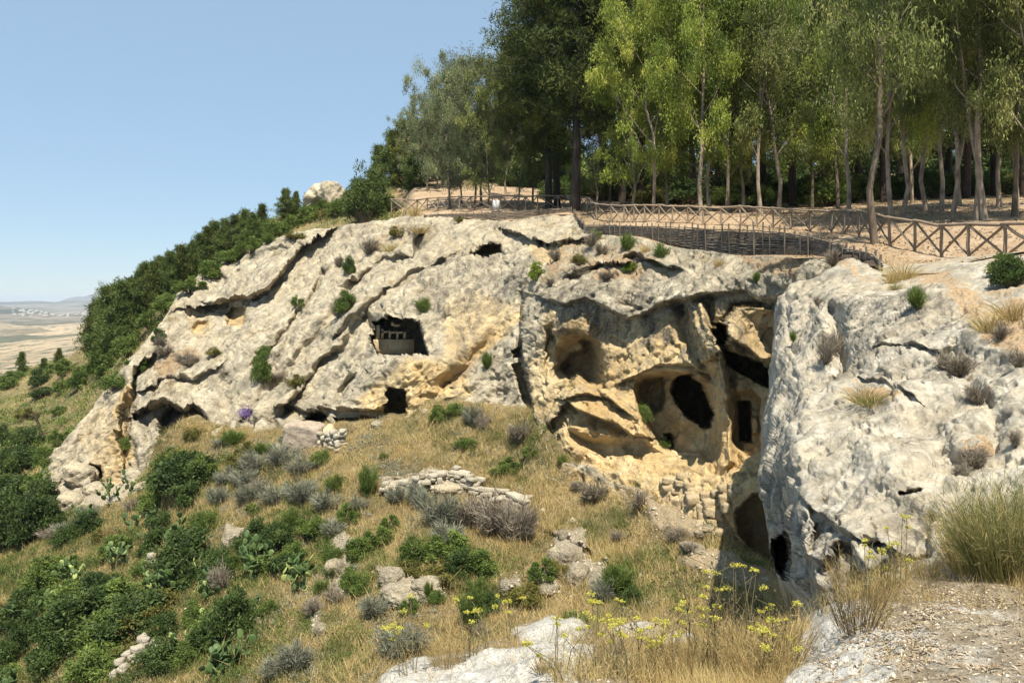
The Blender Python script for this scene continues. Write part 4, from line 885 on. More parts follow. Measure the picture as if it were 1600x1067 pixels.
# masonry let into the ochre ledge by the vault: each block is a part
p0 = hit(1100, 800)[0]; root = empty('masonry_wall', p0); tag(root, 'ochre rubble masonry built into the ledge left of the vaulted recess', 'stone wall', 'ruined masonry by the vault')
for (u, v, l, h) in [(1050, 752, 26, 9), (1064, 756, 18, 8), (1078, 760, 14, 9), (1046, 764, 18, 8), (1060, 768, 20, 8), (1086, 768, 24, 12), (1104, 775, 18, 10), (1120, 772, 14, 10), (1132, 764, 16, 10), (1146, 760, 14, 8), (1090, 782, 30, 14), (1112, 788, 24, 14), (1134, 780, 18, 12), (1148, 772, 14, 10),
                     (1082, 778, 14, 10), (1098, 796, 16, 12), (1118, 802, 30, 13), (1100, 808, 16, 12), (1096, 820, 14, 10), (1112, 818, 16, 10), (1126, 822, 18, 9), (1140, 828, 14, 8), (1084, 788, 14, 9), (1078, 774, 12, 8), (1136, 794, 14, 14), (1106, 828, 16, 7), (1124, 832, 18, 7), (1144, 836, 16, 7), (1156, 766, 12, 9), (1066, 746, 14, 7), (1038, 756, 12, 7)]:
    h_ = hit(u, v, ('cliff', 'slope'))
    if h_: o = put_stone(random.choice(STY), h_[0] - p0 + Vector((0, .13, 0)), (l * h_[2] / F * 1.05, .4, h * h_[2] / F * 1.1), root, 0)
# the left ruin corner: a dressed block wall with its top broken down
h_ = hit(505, 690, ('slope', 'cliff')); p0 = h_[0]; d = h_[2]; root = empty('ruin_corner', p0); tag(root, 'plastered corner of a ruined wall under the low cave, beside rubble', 'ruin')
M_RUIN = stone_mat('stained_plaster', (0.24, 0.19, 0.135), (0.40, 0.33, 0.25), 1)
o = obj('wall_block', rock_mesh('wall_block', 91, M_RUIN, 18, 1, .16, 9), root); o.location = (-1.15, .25, .25); o.scale = (1.15, .8, .85); o.rotation_euler = (.05, .08, -.22)
o = obj('wall_block', rock_mesh('wall_block', 93, M_STONEY, 14, 1, .22, 6), root); o.location = (.15, .45, .1); o.scale = (.5, .6, .75); o.rotation_euler = (0, -.15, .3)
# loose stones and boulders
BO = [rock_mesh('boulder', k + 50, M_CLIFF, 22, .8, .3, 2.8) for k in range(4)]
for me in BO:
    for k_ in ('ochre', 'lichen', 'soil'):
        a = me.attributes.new(k_, 'FLOAT', 'POINT'); a.data.foreach_set('value', np.full(len(me.vertices), .3 if k_ != 'soil' else .05, np.float32))
for i, (u, v, w, h, desc) in enumerate([(124, 742, 46, 36, 'largest grey boulder wedged under the left buttress'), (86, 752, 28, 26, 'rounded boulder at the leftmost foot of the cliff'), (212, 746, 44, 26, 'ochre-grey boulder right of the yellow hollow wall'), (228, 762, 26, 16, 'small block below the boulder beside the yellow hollow wall'),
                                       (112, 788, 40, 36, 'tilted grey slab below the largest boulder'), (148, 768, 30, 24, 'grey boulder half sunk between slab and hollow wall'), (80, 790, 30, 24, 'low grey boulder at the bottom left of the rock pile'), (590, 666, 20, 16, 'pale block lying in the grass below the doorway'),
                                       (1094, 834, 16, 10, 'left one of two loose white blocks below the masonry'), (1108, 826, 15, 9, 'right one of two loose white blocks below the masonry'), (882, 838, 18, 18, 'white stone on top of the mid-slope outcrop'), (1240, 948, 12, 44, 'upright pale stone at the foot of the near rock'),
                                       (498, 962, 12, 12, 'small pale stone in the grass at lower middle left'), (420, 650, 40, 44, 'knobbly boulder standing under the purple flowers')]):
    h_ = hit(u, v, ('slope', 'cliff') if i != 11 else None)
    if not h_: continue
    s = h_[2] / F; o = obj('boulder', BO[i % 4]); o.location = h_[0] + Vector((0, .1, 0)); o.scale = (w * s / 2, min(w, 40) * s / 2, h * s / 2 / .8); o.rotation_euler = (.1, random.uniform(-.2, .2), random.uniform(0, 6)); tag(o, desc, 'boulder', 'loose rocks below the cliff')
    if i in (0, 4): o.rotation_euler = (.1, .25, .2)
# outcrop on the skyline
h_ = hit(514, 318, ('hill',)); s = h_[2] / F
me = rock_mesh('skyline_outcrop', 77, M_CLIFF, 34, .95, .3, 2.4); n = len(me.vertices)
co = np.empty(n * 3, np.float32); me.vertices.foreach_get('co', co); co = co.reshape(-1, 3); dlt = np.exp(-(((co[:, 0] + .45) / .3) ** 2 + ((co[:, 2] + .1) / .38) ** 2)) * (co[:, 1] < 0); co[:, 1] += dlt * 1.0; co += (0.06 * fbm(co * 4, 3, 9))[:, None] * unit(co); me.vertices.foreach_set('co', co.ravel())
for k_, vals in dict(ochre=.2 + .8 * dlt, lichen=np.full(n, .5), soil=np.zeros(n)).items(): a = me.attributes.new(k_, 'FLOAT', 'POINT'); a.data.foreach_set('value', np.asarray(vals, np.float32))
o = obj('rock_outcrop', me); o.location = h_[0]; o.scale = (32 * s, 26 * s, 30 * s); o.rotation_euler = (0, -.35, 0); tag(o, 'white rock outcrop with a hollow on the skyline left of the dark conifer', 'rock')
# dwelling niches cut in the back wall of the big cave: a low wall with a row of cubby holes
h_ = hit(610, 552, ('cliff',)); d = 57.5; s = d / F; cx, cz = (612 - HU) * s, (HV - 556) * s
root = empty('niche_wall', (cx, d, cz)); tag(root, 'low block wall with a row of niches inside the big square cave', 'rock-cut wall')
for (u0, u1, v0, v1, dy) in [(584, 648, 530, 558, -.25), (588, 594, 508, 530, 0), (596, 608, 517, 520, 0), (608, 611, 517, 530, 0), (611, 620, 518, 521, 0), (620, 623, 518, 530, 0), (623, 632, 518, 521, 0), (631, 635, 518, 530, 0), (612, 616, 503, 509, 0), (616, 626, 507, 510, 0), (596, 600, 514, 530, 0)]:
    if v1 - v0 > 0:
        me = box_mesh('block', (u1 - u0) * s, .5, (v1 - v0) * s, M_STONEY); o = obj('block', me, root); o.location = (((u0 + u1) / 2 - HU) * s - cx, dy, (HV - (v0 + v1) / 2) * s - cz)
# ================================================================= TREES
def euc_tree(seed, H, cb, spread, leaves, fork=False, lean=(0, 0), drop_=.5, r0=None, tuft=.38):
    """a tall eucalyptus: bowed bare trunk, steep limbs, hanging leaf sprays. Returns trunk and crown meshes"""
    rg = np.random.default_rng(seed); T = TubeM(); n = 9; r0 = r0 or H * .0072
    z = np.linspace(0, H * .93, n); w = np.cumsum(rg.normal(size=(n, 2)) * H * .010, 0); w -= w[0]
    tr = np.c_[w[:, 0] + lean[0] * (z / H) ** 1.3 * H, w[:, 1] + lean[1] * z, z]; tr[0, 2] = -.5
    T.tube(tr, np.r_[r0 * 1.35, np.linspace(r0, r0 * .18, n - 1)], 8)
    ends = []
    nl = 15
    for k in range(nl):
        f = cb + (1 - cb) * (k + rg.random()) / nl * .97; b = np.array([np.interp(f * H * .93, z, tr[:, j]) for j in range(3)])
        an = k * 2.4 + rg.normal() * .5; steep = rg.uniform(.7, 1.5); L = H * rg.uniform(.13, .24) * spread * (1.25 - .75 * (f - cb) / (1 - cb)) * (0.55 + .9 * min(1, (f - cb) / .18))
        dr = unit(np.array([math.cos(an), math.sin(an), steep])); m = 5; q = np.linspace(0, 1, m)[:, None]
        pts = b + dr * L * q + np.array([0, 0, 1]) * (L * .22 * q ** 2) + rg.normal(size=(m, 3)) * L * .025 * q
        r1 = max(.018, r0 * .45 * (1 - f * .6)); T.tube(pts, np.linspace(r1, r1 * .3, m), 5); ends.append(pts[-1])
        for j in range(4):
            c = pts[rg.integers(1, m)]; dd_ = unit(dr + rg.normal(size=3) * .75); l2 = L * rg.uniform(.25, .5); e = c + dd_ * l2
            T.tube([c, (c + e) / 2 + [0, 0, .05 * l2], e], [r1 * .4, r1 * .28, r1 * .15], 4); ends.append(e); ends.append((c + e) / 2)
    ends.append(tr[-1]); ends = np.array(ends)
    # sprays of leaves hanging from the twig ends, uneven in size
    per = rg.integers(1, 6, len(ends)).astype(float); per = per / per.sum() * leaves; C = []; D = []; tint = []
    for e, k in zip(ends, per):
        k = int(k); s = tuft * rg.uniform(.6, 1.5) * (H / 15); base = rg.random() * .55
        for sub in range(3):
            ee = e + rg.normal(size=3) * s * np.array([.7, .7, .5]); kk = k // 3
            c = ee + rg.normal(size=(kk, 3)) * s * np.array([.45, .45, .75]); c[:, 2] -= np.abs(rg.normal(size=kk)) * s * drop_ * .6
            C.append(c); D.append(unit(rg.normal(size=(kk, 3)) * .55 + [0, 0, -1 * drop_ * 1.6])); tint.append(np.full(kk, base + rg.random() * .25) + rg.normal(size=kk) * .14)
    C = np.concatenate(C); D = np.concatenate(D); tint = np.clip(np.concatenate(tint), 0, 1); m = len(C)
    V, Q = leaf_quads(C, D, rg.uniform(.13, .27, m), rg.uniform(.038, .075, m))
    return T, V, Q, np.repeat(tint, 3)
def pine_tree(seed, H, cb, R0, nblade, flat=True, conic=.3):
    rg = np.random.default_rng(seed); T = TubeM(); n = 7; z = np.linspace(0, H * .97, n); w = np.cumsum(rg.normal(size=(n, 2)) * H * .005, 0); tr = np.c_[w, z]; tr[0, 2] = -.5
    r0 = H * .0115; T.tube(tr, np.r_[r0 * 1.3, np.linspace(r0, r0 * .15, n - 1)], 8); ends = []
    nw = 34 if flat else 24
    for k in range(nw):
        f = cb + (1 - cb) * (k / nw) ** .9; b = np.array([np.interp(f * H * .97, z, tr[:, j]) for j in range(3)]); q = (f - cb) / (1 - cb)
        Lm = R0 * ((1 - q) ** .8 * (.55 + .45 * min(1, q * 5)) if conic > .5 else (1 - q ** 2.2) ** .5 * (.5 + .5 * min(1, q * 4)))
        for j in range(2):
            an = k * 2.4 + j * 3.1 + rg.normal() * .4; L = Lm * rg.uniform(.55, 1.15) + .15; up = rg.uniform(.05, .55) + q * .4
            dr = unit(np.array([math.cos(an), math.sin(an), up])); qq = np.linspace(0, 1, 4)[:, None]; pts = b + dr * L * qq + np.array([0, 0, -.06]) * L * qq * (1 - qq) * 4
            T.tube(pts, np.linspace(max(.02, r0 * .25), .012, 4), 4)
            for e in range(5 if L > R0 * .5 else 3):
                ends.append((pts[0] + (pts[-1] - pts[0]) * rg.uniform(.35, 1.05) + rg.normal(size=3) * L * .16 * np.array([1, 1, .4]), .22 + .2 * rg.random() + L * .07))
    per = nblade // len(ends); C = []; D = []; tint = []
    for e, s in ends:
        for sub in range(4):
            ee = e + rg.normal(size=3) * s * np.array([.8, .8, .5]); kk = per // 4; dv = unit(rg.normal(size=(kk, 3)) + [0, 0, .55])
            C.append(ee + dv * s * .35 + rg.normal(size=(kk, 3)) * s * .2); D.append(dv); tint.append(.25 + rg.random() * .45 + rg.normal(size=kk) * .12)
    C = np.concatenate(C); D = np.concatenate(D); tint = np.clip(np.concatenate(tint), 0, 1); m = len(C)
    V, Q = leaf_quads(C, D, rg.uniform(.24, .46, m), rg.uniform(.055, .10, m))
    return T, V, Q, np.repeat(tint, 3)
EUV = [euc_tree(1, 17, .22, 1.0, 32000, drop_=.9), euc_tree(2, 18, .27, .95, 32000, drop_=1.0), euc_tree(3, 15, .12, 1.15, 32000, drop_=.8), euc_tree(4, 19, .22, 1.0, 33000, lean=(-.06, 0)), euc_tree(5, 14, .09, 1.1, 30000, drop_=.8, lean=(.08, .0)), euc_tree(6, 12, .08, 1.2, 18000, drop_=.7)]
PIV = [pine_tree(11, 24, .24, 5.4, 46000), pine_tree(12, 22, .18, 4.8, 40000)]
COV = [pine_tree(13, 7, .06, 2.3, 15000, False, .9), pine_tree(14, 6, .1, 1.7, 10000, False, .9)]
def tmesh(name, T, mat): return T.mesh(name, mat)
TR_M = {}
def tree_meshes(lib, i, bark, leaf):
    key = (id(lib), i)
    if key not in TR_M:
        T, V, Q, ti = lib[i]; TR_M[key] = (T.mesh('trunk', bark), mesh_np('crown', V, Q, leaf, {'tint': ti}))
    return TR_M[key]
def plant_tree(lib, i, bark, leaf, loc, rz, s, name, sx=1.0):
    tm, cm = tree_meshes(lib, i, bark, leaf); r = empty(name, loc, rz); r.scale = (s * sx, s * sx, s); 
    for nm_, me_, mt_ in (('trunk', tm, bark), ('crown', cm, leaf)):
        o_ = obj(nm_, me_, r); o_.material_slots[0].link = 'OBJECT'; o_.material_slots[0].material = mt_
    return r
def base_pt(u, v, d=None):
    if d is None:
        h = hit(u, v, ('plat', 'rock', 'hill')); 
        if h: return h[0]
        d = 50
    x = (u - HU) / F * d; return Vector((x, d, platz(x, d) if u > 600 else hit_hill(u, d)))
def hit_hill(u, d):
    p = drop((u - HU) / F * d, d, 60, ('hill',)); return p.z if p is not None else 10
# (u, v of the foot or None, distance or None, form, size, bark, leaves, turn)
E, G_, Y = M_LF_EUC, M_LF_GRY, M_LF_YEL
EU = [(703, 326, None, 4, 1.06, M_EUD, G_, 2.0), (722, 318, None, 5, 1.05, M_EUD, G_, 1.2), (742, 325, None, 2, 1.0, M_EUD, G_, .3), (752, 322, None, 3, .82, M_EUD, G_, 4.0), (760, 326, None, 5, .95, M_EUD, E, 3.1), (668, 300, None, 5, 1.0, M_EUD, G_, 5), (684, 296, None, 2, .86, M_EUD, G_, 3.3), (648, 292, None, 5, .9, M_EUD, G_, .9),
      (792, 312, None, 3, .88, M_EUC, G_, 2.6), (810, 322, None, 5, .9, M_EUC, E, 4.4), (832, 318, None, 2, .95, M_EUD, E, 1.9), (930, None, 62, 5, .85, M_EUC, E, 2.2), (952, None, 66, 2, .9, M_EUD, E, .4), (1020, 334, None, 2, 1.02, M_EUC, Y, 1.1), (1042, None, 58, 4, 1.0, M_EUC, Y, 3.6), (985, None, 57, 5, 1.05, M_EUC, Y, 3.0),
      (1096, 338, None, 0, 1.05, M_EUC, Y, 5.2), (1110, 330, None, 3, .95, M_EUC, Y, 2.0), (1135, None, 54, 2, 1.05, M_EUC, Y, .8), (1162, None, 56, 4, 1.1, M_EUC, Y, 2.7), (1190, None, 52, 0, 1.0, M_EUC, E, 3.9), (1216, 335, None, 3, .95, M_EUC, E, .2), (1268, None, 60, 2, 1.05, M_EUD, Y, 5.9), (1310, None, 56, 4, 1.1, M_EUD, E, 1.5),
      (1326, None, 47, 0, .95, M_EUC, Y, 2.4), (1368, 380, None, 1, 1.0, M_EUD, E, 5.5), (1394, 346, None, 0, .92, M_EUC, E, 3.3), (1407, 344, None, 1, .80, M_EUC, Y, 1.2), (1450, 330, None, 1, .85, M_EUC, E, 4.4), (1471, 332, None, 0, .9, M_EUC, Y, 2.1), (1486, 341, None, 1, .82, M_EUC, E, .6), (1500, 322, None, 3, .9, M_EUC, E, 2.9),
      (1524, 344, None, 3, .98, M_EUC, E, 6.1), (1541, 344, None, 1, 1.02, M_EUC, E, 3.5), (1562, 324, None, 0, .9, M_EUC, G_, 5.0), (1584, 338, None, 2, 1.0, M_EUD, E, 1.0), (1620, 345, None, 0, .95, M_EUC, E, 3), (1660, 340, None, 3, .95, M_EUC, E, 5), (1590, 325, None, 2, 1.05, M_EUC, E, 3.9), (1425, None, 58, 2, 1.05, M_EUC, E, 4.9)]
for k, (u, v, d, i, s, bk, lf, rz) in enumerate(EU):
    s = s * (.86 if u < 850 else 1)
    p = base_pt(u, v, d); o = plant_tree(EUV, i, bk, lf, p, rz, s, 'eucalyptus_tree')
    tone = {'eucalyptus_leaves': 'mid-green', 'grey_green_leaves': 'grey-green', 'yellow_green_leaves': 'yellow-green'}[lf.name]; bark = 'pale-barked' if bk is M_EUC else 'brown-barked'
    pl = 'left of the tall pines' if u < 850 else 'behind the fence bend' if u < 1060 else 'behind the long fence' if u < 1350 else 'in the open stand at the right'
    want_label(o, u, f'{bark} {tone} eucalyptus', pl, 'tree', 'eucalyptus trees of the grove')
PN = [(898, 330, None, 0, 1.12), (873, 326, None, 1, 1.0), (857, 326, None, 1, 1.05), (969, None, 66, 0, .98), (1003, None, 74, 1, 1.1), (942, None, 84, 0, 1.1), (1080, None, 76, 1, 1.1), (1140, None, 80, 0, 1.1), (1195, None, 76, 1, 1.2), (1240, None, 64, 0, 1.0), (1285, None, 68, 1, 1.1), (1340, None, 74, 0, 1.0), (1384, None, 66, 1, 1.1), (1438, None, 72, 0, 1.0), (1478, None, 80, 1, 1.2),
      (1512, None, 68, 0, 1.0), (1556, None, 74, 1, 1.1), (1598, None, 64, 0, 1.0), (1640, None, 66, 1, 1.1), (826, None, 98, 1, .9), (1045, None, 92, 1, 1.1), (1170, None, 96, 0, 1.1), (1310, None, 92, 1, 1.2), (1410, None, 95, 0, 1.2), (1530, None, 95, 1, 1.2), (1620, None, 92, 0, 1.2)]
for k, (u, v, d, i, s) in enumerate(PN):
    o = plant_tree(PIV, i, M_PNB, M_LF_PIN, base_pt(u, v, d), k * 1.7, s, 'pine_tree')
    want_label(o, u, 'tall dark pine with black trunk', 'at the highest point of the grove' if u < 1010 else 'deep in the grove behind the eucalyptuses', 'tree', 'dark pines of the grove')
# conifers climbing the left hillside; (u, v foot, v top)
HC = [(150, 560, 470, 1), (168, 566, 448, 0), (190, 552, 440, 0), (207, 520, 436, 1), (218, 500, 425, 1), (226, 500, 412, 0), (242, 486, 410, 1), (252, 470, 402, 1), (268, 466, 394, 0), (284, 452, 384, 0), (300, 444, 378, 1), (312, 432, 366, 0), (325, 424, 356, 1), (338, 414, 347, 0), (352, 408, 343, 0), (366, 400, 337, 0), (382, 392, 328, 0), (396, 386, 334, 1), (411, 372, 320, 0),
      (446, 345, 296, 0), (462, 338, 300, 1), (480, 330, 302, 1), (506, 312, 272, 1), (542, 298, 252, 0), (560, 292, 240, 0), (590, 292, 228, 0), (612, 292, 205, 0), (634, 288, 190, 0), (35, 585, 550, 0), (68, 590, 560, 0), (92, 578, 545, 1), (655, 292, 215, 0)]
for k, (u, v, vt, i) in enumerate(HC):
    h = hit(u, v, ('hill', 'plat')); 
    if not h: continue
    H = (v - vt) / F * h[2]; s = H / (7, 6)[i]; o = plant_tree(COV, i, M_PNB, M_LF_CON if k % 3 else M_LF_PIN, h[0], k * 1.3, s, 'conifer_tree', 1.05 if k % 2 else .85)
    want_label(o, u, 'small dark conifer', 'in the row down the left hillside skyline' if 100 < u < 430 else 'on the valley side far left' if u < 100 else 'between the skyline outcrop and the grove', 'tree', 'conifers down the left hillside')

# ================================================================= BUSHES (unit meshes: 1 wide, 1 high)
def bush_leafy(name, seed, n, mat, L=.07, W=.035, clumps=34, up=.5):
    rg = np.random.default_rng(seed); T = TubeM(); C = []; D = []; ti = []
    cs = unit(rg.normal(size=(clumps, 3)) * [1, 1, .8] + [0, 0, .35]) * rg.uniform(.45, .95, (clumps, 1)) * [.42, .42, .62]; cs[:, 2] = np.abs(cs[:, 2]) * .95 + .12
    per = rg.uniform(.4, 1.6, clumps); per = (per / per.sum() * n).astype(int)
    for c, k in zip(cs, per):
        s = rg.uniform(.07, .15); T.tube([[c[0] * .1, c[1] * .1, -.05], c * .55, c], [.018, .010, .004], 4)
        dv = unit(rg.normal(size=(k, 3)) + [0, 0, up * .6]); C.append(c + dv * s * rg.uniform(.3, 1.15, (k, 1))); D.append(unit(dv + rg.normal(size=(k, 3)) * .6)); ti.append(.25 + rg.random() * .4 + rg.normal(size=k) * .14)
    C = np.concatenate(C); D = np.concatenate(D); ti = np.clip(np.concatenate(ti), 0, 1); m = len(C); C[:, 2] = np.maximum(C[:, 2], .01)
    V, Q = leaf_quads(C, D, L * rg.uniform(.7, 1.3, m), W * rg.uniform(.7, 1.3, m)); return T.mesh('stems', M_EUD), mesh_np('foliage', V, Q, mat, {'tint': np.repeat(ti, 3)})
def bush_twig(name, seed, n, mat, L=.34, W=.012, spread=1.0, up=.9, tuft=0):
    """fine upright twigs fanning out of a woody base"""
    rg = np.random.default_rng(seed); T = TubeM(); ns = 26; C = []; D = []; ti = []
    for k in range(ns):
        an = rg.random() * 6.28; r = rg.random() ** .6 * spread; d = unit(np.array([math.cos(an) * r, math.sin(an) * r, up * rg.uniform(.6, 1.1)])); e = d * [.5, .5, .78] * rg.uniform(.6, 1.0)
        T.tube([[0, 0, -.05], e * .5 + rg.normal(size=3) * .02, e], [.016, .010, .004], 4)
        m = n // ns; q = rg.uniform(.25, 1.0, m)[:, None]; b = rg.random() * .3
        C.append(e * q + rg.normal(size=(m, 3)) * .05); D.append(unit(d + rg.normal(size=(m, 3)) * .42 + [0, 0, .25])); ti.append(.3 + b + rg.normal(size=m) * .16)
    C = np.concatenate(C); D = np.concatenate(D); ti = np.clip(np.concatenate(ti), 0, 1); m = len(C); C[:, 2] = np.maximum(C[:, 2], 0)
    V, Q, Tr = blades(C, D, L * rg.uniform(.35, 1.0, m) * .6, W * rg.uniform(.6, 1.2, m), .15); return T.mesh('stems', M_TW_DRY), mesh_np('foliage', V, Q, mat, {'tint': np.repeat(ti, 5)}, tris=Tr)
def tuft_mesh(name, seed, n, mat, W=.016, t0=.35):
    rg = np.random.default_rng(seed); C = np.c_[rg.normal(size=(n, 2)) * .14, np.zeros(n)]; D = unit(np.c_[C[:, :2] * 3.2 + rg.normal(size=(n, 2)) * .22, rg.uniform(.7, 1.2, n)])
    V, Q, Tr = blades(C, D, rg.uniform(.45, 1.05, n), W * rg.uniform(.6, 1.3, n), .4); ti = np.clip(t0 + rg.normal(size=n) * .12, 0, 1)
    return None, mesh_np('foliage', V, Q, mat, {'tint': np.repeat(ti, 5)}, tris=Tr)
KIND = {
 'green': ([bush_leafy('b', 1, 5600, M_LF_GRN, .055, .027), bush_leafy('b', 2, 5600, M_LF_GRN, .05, .025, clumps=52), bush_leafy('b', 21, 5000, M_LF_GRN, .05, .025, clumps=24, up=1.2)], 'green leafy bush', 'bush'),
 'dark': ([bush_leafy('b', 3, 6000, M_LF_DRK, .048, .026, 60), bush_leafy('b', 4, 6000, M_LF_DRK, .048, .026, 36)], 'dark green dense bush', 'bush'),
 'lime': ([bush_leafy('b', 5, 2600, M_LF_LIM, .08, .03, 26, 1.0)], 'bright lime-green bush', 'bush'),
 'olive': ([bush_leafy('b', 6, 3000, M_LF_OLV, .06, .03, 40), bush_leafy('b', 7, 3000, M_LF_OLV, .06, .03, 30)], 'yellow-olive bush', 'bush'),
 'grey': ([bush_twig('b', 8, 2400, M_TW_GRY), bush_twig('b', 9, 2400, M_TW_GRY, spread=1.2)], 'grey-green twiggy shrub', 'shrub'),
 'dry': ([bush_twig('b', 10, 2200, M_TW_DRY, spread=1.15), bush_twig('b', 11, 2000, M_TW_DRY, spread=.9)], 'dry grey-brown leafless shrub', 'shrub'),
 'fine': ([bush_twig('b', 12, 2600, M_LF_GRN, .4, .014, .8), bush_twig('b', 13, 2600, M_LF_GRN, .4, .014, 1.0)], 'fine-leaved green shrub', 'shrub'),
 'tuft': ([tuft_mesh('b', 14, 260, M_GR), tuft_mesh('b', 15, 260, M_GR, t0=.48)], 'tuft of dry straw grass', 'grass tuft'),
 'gtuft': ([tuft_mesh('b', 16, 260, M_GR, t0=.72)], 'tuft of green-olive grass', 'grass tuft'),
}
cnt = {}
def bush(kind, u, v, w, h, place, on=None, desc=None):
    hh = hit(u, v - 2, on)
    if hh is None: return
    lib, de, cat = KIND[kind]; c = cnt.get(kind, 0); cnt[kind] = c + 1; st, fo = lib[c % len(lib)]; s = hh[2] / F
    nm = {'bush': 'leafy_bush', 'shrub': 'twiggy_shrub', 'grass tuft': 'grass_tuft'}[cat]
    p = hh[0]; 
    if st is None: o = obj(nm, fo); 
    else: o = empty(nm, p); obj('stems', st, o); obj('foliage', fo, o)
    o.location = p + Vector((0, .06 * w * s, -.03)); o.rotation_euler = (0, 0, random.uniform(0, 6.28)); q = 1.12 if st is not None else 1.0
    o.scale = (w * s * q, w * s * q * .9, h * s * 1.12)
    want_label(o, u, desc or de, place, cat, {'bush': 'bushes on and below the cliff', 'shrub': 'shrubs on and below the cliff', 'grass tuft': 'grass tufts on the rock'}[cat])
pl = 'on the left hillside behind the cliff'
for a in [('green', 160, 590, 70, 60), ('green', 200, 560, 60, 50), ('green', 235, 520, 60, 44), ('green', 180, 520, 60, 50), ('dark', 150, 540, 50, 50), ('green', 262, 490, 60, 40), ('green', 295, 462, 60, 36), ('green', 330, 436, 56, 34), ('olive', 300, 440, 50, 34), ('green', 360, 414, 56, 32), ('green', 390, 398, 50, 34), ('green', 345, 410, 44, 30), ('green', 430, 372, 60, 36), ('green', 455, 362, 46, 30), ('green', 480, 352, 50, 38), ('olive', 505, 346, 36, 22), ('green', 530, 340, 50, 40), ('green', 500, 334, 36, 26),
          ('green', 545, 338, 30, 50), ('green', 170, 580, 60, 40), ('green', 605, 336, 36, 40), ('grey', 620, 332, 30, 22), ('green', 640, 300, 30, 30), ('fine', 420, 384, 30, 22), ('green', 180, 610, 60, 34), ('green', 215, 585, 50, 36), ('dark', 247, 540, 26, 34), ('green', 130, 600, 50, 34), ('green', 190, 480, 50, 30), ('green', 340, 395, 60, 26), ('green', 405, 378, 50, 26), ('olive', 460, 376, 40, 16), ('green', 375, 404, 40, 30)]:
    bush(*a, pl)
pl = 'on the slope at the far left edge'
for a in [('green', 20, 600, 50, 26), ('dark', 62, 604, 40, 34), ('green', 100, 590, 60, 34), ('dark', 66, 625, 44, 24), ('green', 125, 610, 44, 36), ('green', 10, 610, 40, 28), ('green', 96, 618, 40, 30), ('dark', 2, 700, 30, 46), ('dark', 34, 738, 70, 52), ('green', 70, 730, 44, 40), ('green', 92, 650, 30, 20), ('dark', 10, 860, 80, 110), ('dark', 50, 850, 90, 100), ('dark', 28, 800, 80, 70), ('green', 65, 770, 60, 44), ('green', 14, 770, 50, 36), ('dark', 80, 830, 50, 60), ('green', 55, 605, 24, 20), ('dark', 40, 700, 60, 40), ('dark', 10, 740, 60, 50), ('dark', 60, 800, 70, 60), ('dark', 6, 800, 60, 70), ('green', 90, 700, 40, 36), ('olive', 40, 660, 40, 26), ('dark', 100, 855, 44, 40)]:
    bush(*a, pl)
pl = 'in the thicket at the bottom left'
for a in [('dark', 130, 1000, 150, 100), ('dark', 210, 1000, 130, 90), ('dark', 365, 1000, 90, 100), ('dark', 330, 1010, 80, 60), ('dark', 30, 980, 90, 70), ('dark', 250, 1050, 90, 60), ('green', 60, 930, 80, 70), ('green', 110, 960, 90, 70), ('dark', 150, 960, 100, 80), ('green', 200, 960, 110, 70), ('olive', 240, 970, 90, 60), ('dark', 110, 1020, 110, 80), ('green', 170, 1020, 110, 80), ('olive', 225, 1010, 90, 70), ('dark', 80, 1050, 90, 80), ('green', 150, 1062, 110, 70), ('dark', 255, 1000, 60, 50), ('dark', 20, 1040, 60, 90), ('dark', 45, 1010, 50, 70), ('green', 10, 1064, 60, 30), ('green', 290, 1040, 70, 44), ('green', 330, 1000, 60, 60), ('olive', 165, 930, 60, 40), ('green', 100, 900, 60, 40), ('green', 300, 980, 44, 50), ('olive', 200, 1040, 60, 40)]:
    bush(*a, pl, on=('slope',))
pl = 'among the prickly pears on the left slope'
for a in [('dark', 288, 775, 120, 84), ('dark', 290, 900, 110, 90), ('dark', 250, 880, 70, 70), ('dark', 340, 910, 70, 60), ('dark', 430, 870, 70, 66), ('dark', 135, 835, 54, 44), ('green', 270, 745, 70, 56), ('green', 310, 760, 70, 60), ('green', 250, 770, 60, 50), ('dark', 290, 790, 80, 50), ('olive', 370, 740, 50, 40), ('grey', 75, 820, 34, 24), ('grey', 140, 815, 50, 30), ('grey', 110, 840, 60, 34), ('dry', 80, 845, 50, 26), ('green', 195, 708, 30, 34), ('green', 395, 808, 30, 26), ('grey', 340, 790, 50, 36), ('olive', 160, 850, 40, 30), ('green', 365, 895, 36, 34), ('dry', 345, 930, 50, 60), ('dry', 210, 800, 40, 26), ('fine', 360, 700, 50, 30)]:
    bush(*a, pl, on=('slope', 'cliff'))
pl = 'on the left slope below the low caves'
for a in [('grey', 400, 740, 70, 44), ('grey', 440, 730, 70, 44), ('grey', 470, 745, 60, 40), ('grey', 380, 765, 60, 40), ('grey', 430, 790, 60, 40), ('grey', 470, 790, 70, 50), ('grey', 510, 800, 60, 44), ('green', 500, 730, 36, 34), ('fine', 575, 780, 42, 62), ('green', 490, 845, 60, 50), ('fine', 525, 775, 44, 36), ('grey', 450, 700, 44, 26), ('olive', 300, 690, 30, 26), ('green', 460, 880, 50, 40), ('green', 520, 880, 40, 36), ('grey', 345, 700, 40, 20), ('fine', 410, 715, 40, 26), ('olive', 380, 720, 40, 36), ('fine', 455, 830, 40, 40)]:
    bush(*a, pl, on=('slope',))
pl = 'below the drystone wall in mid slope'
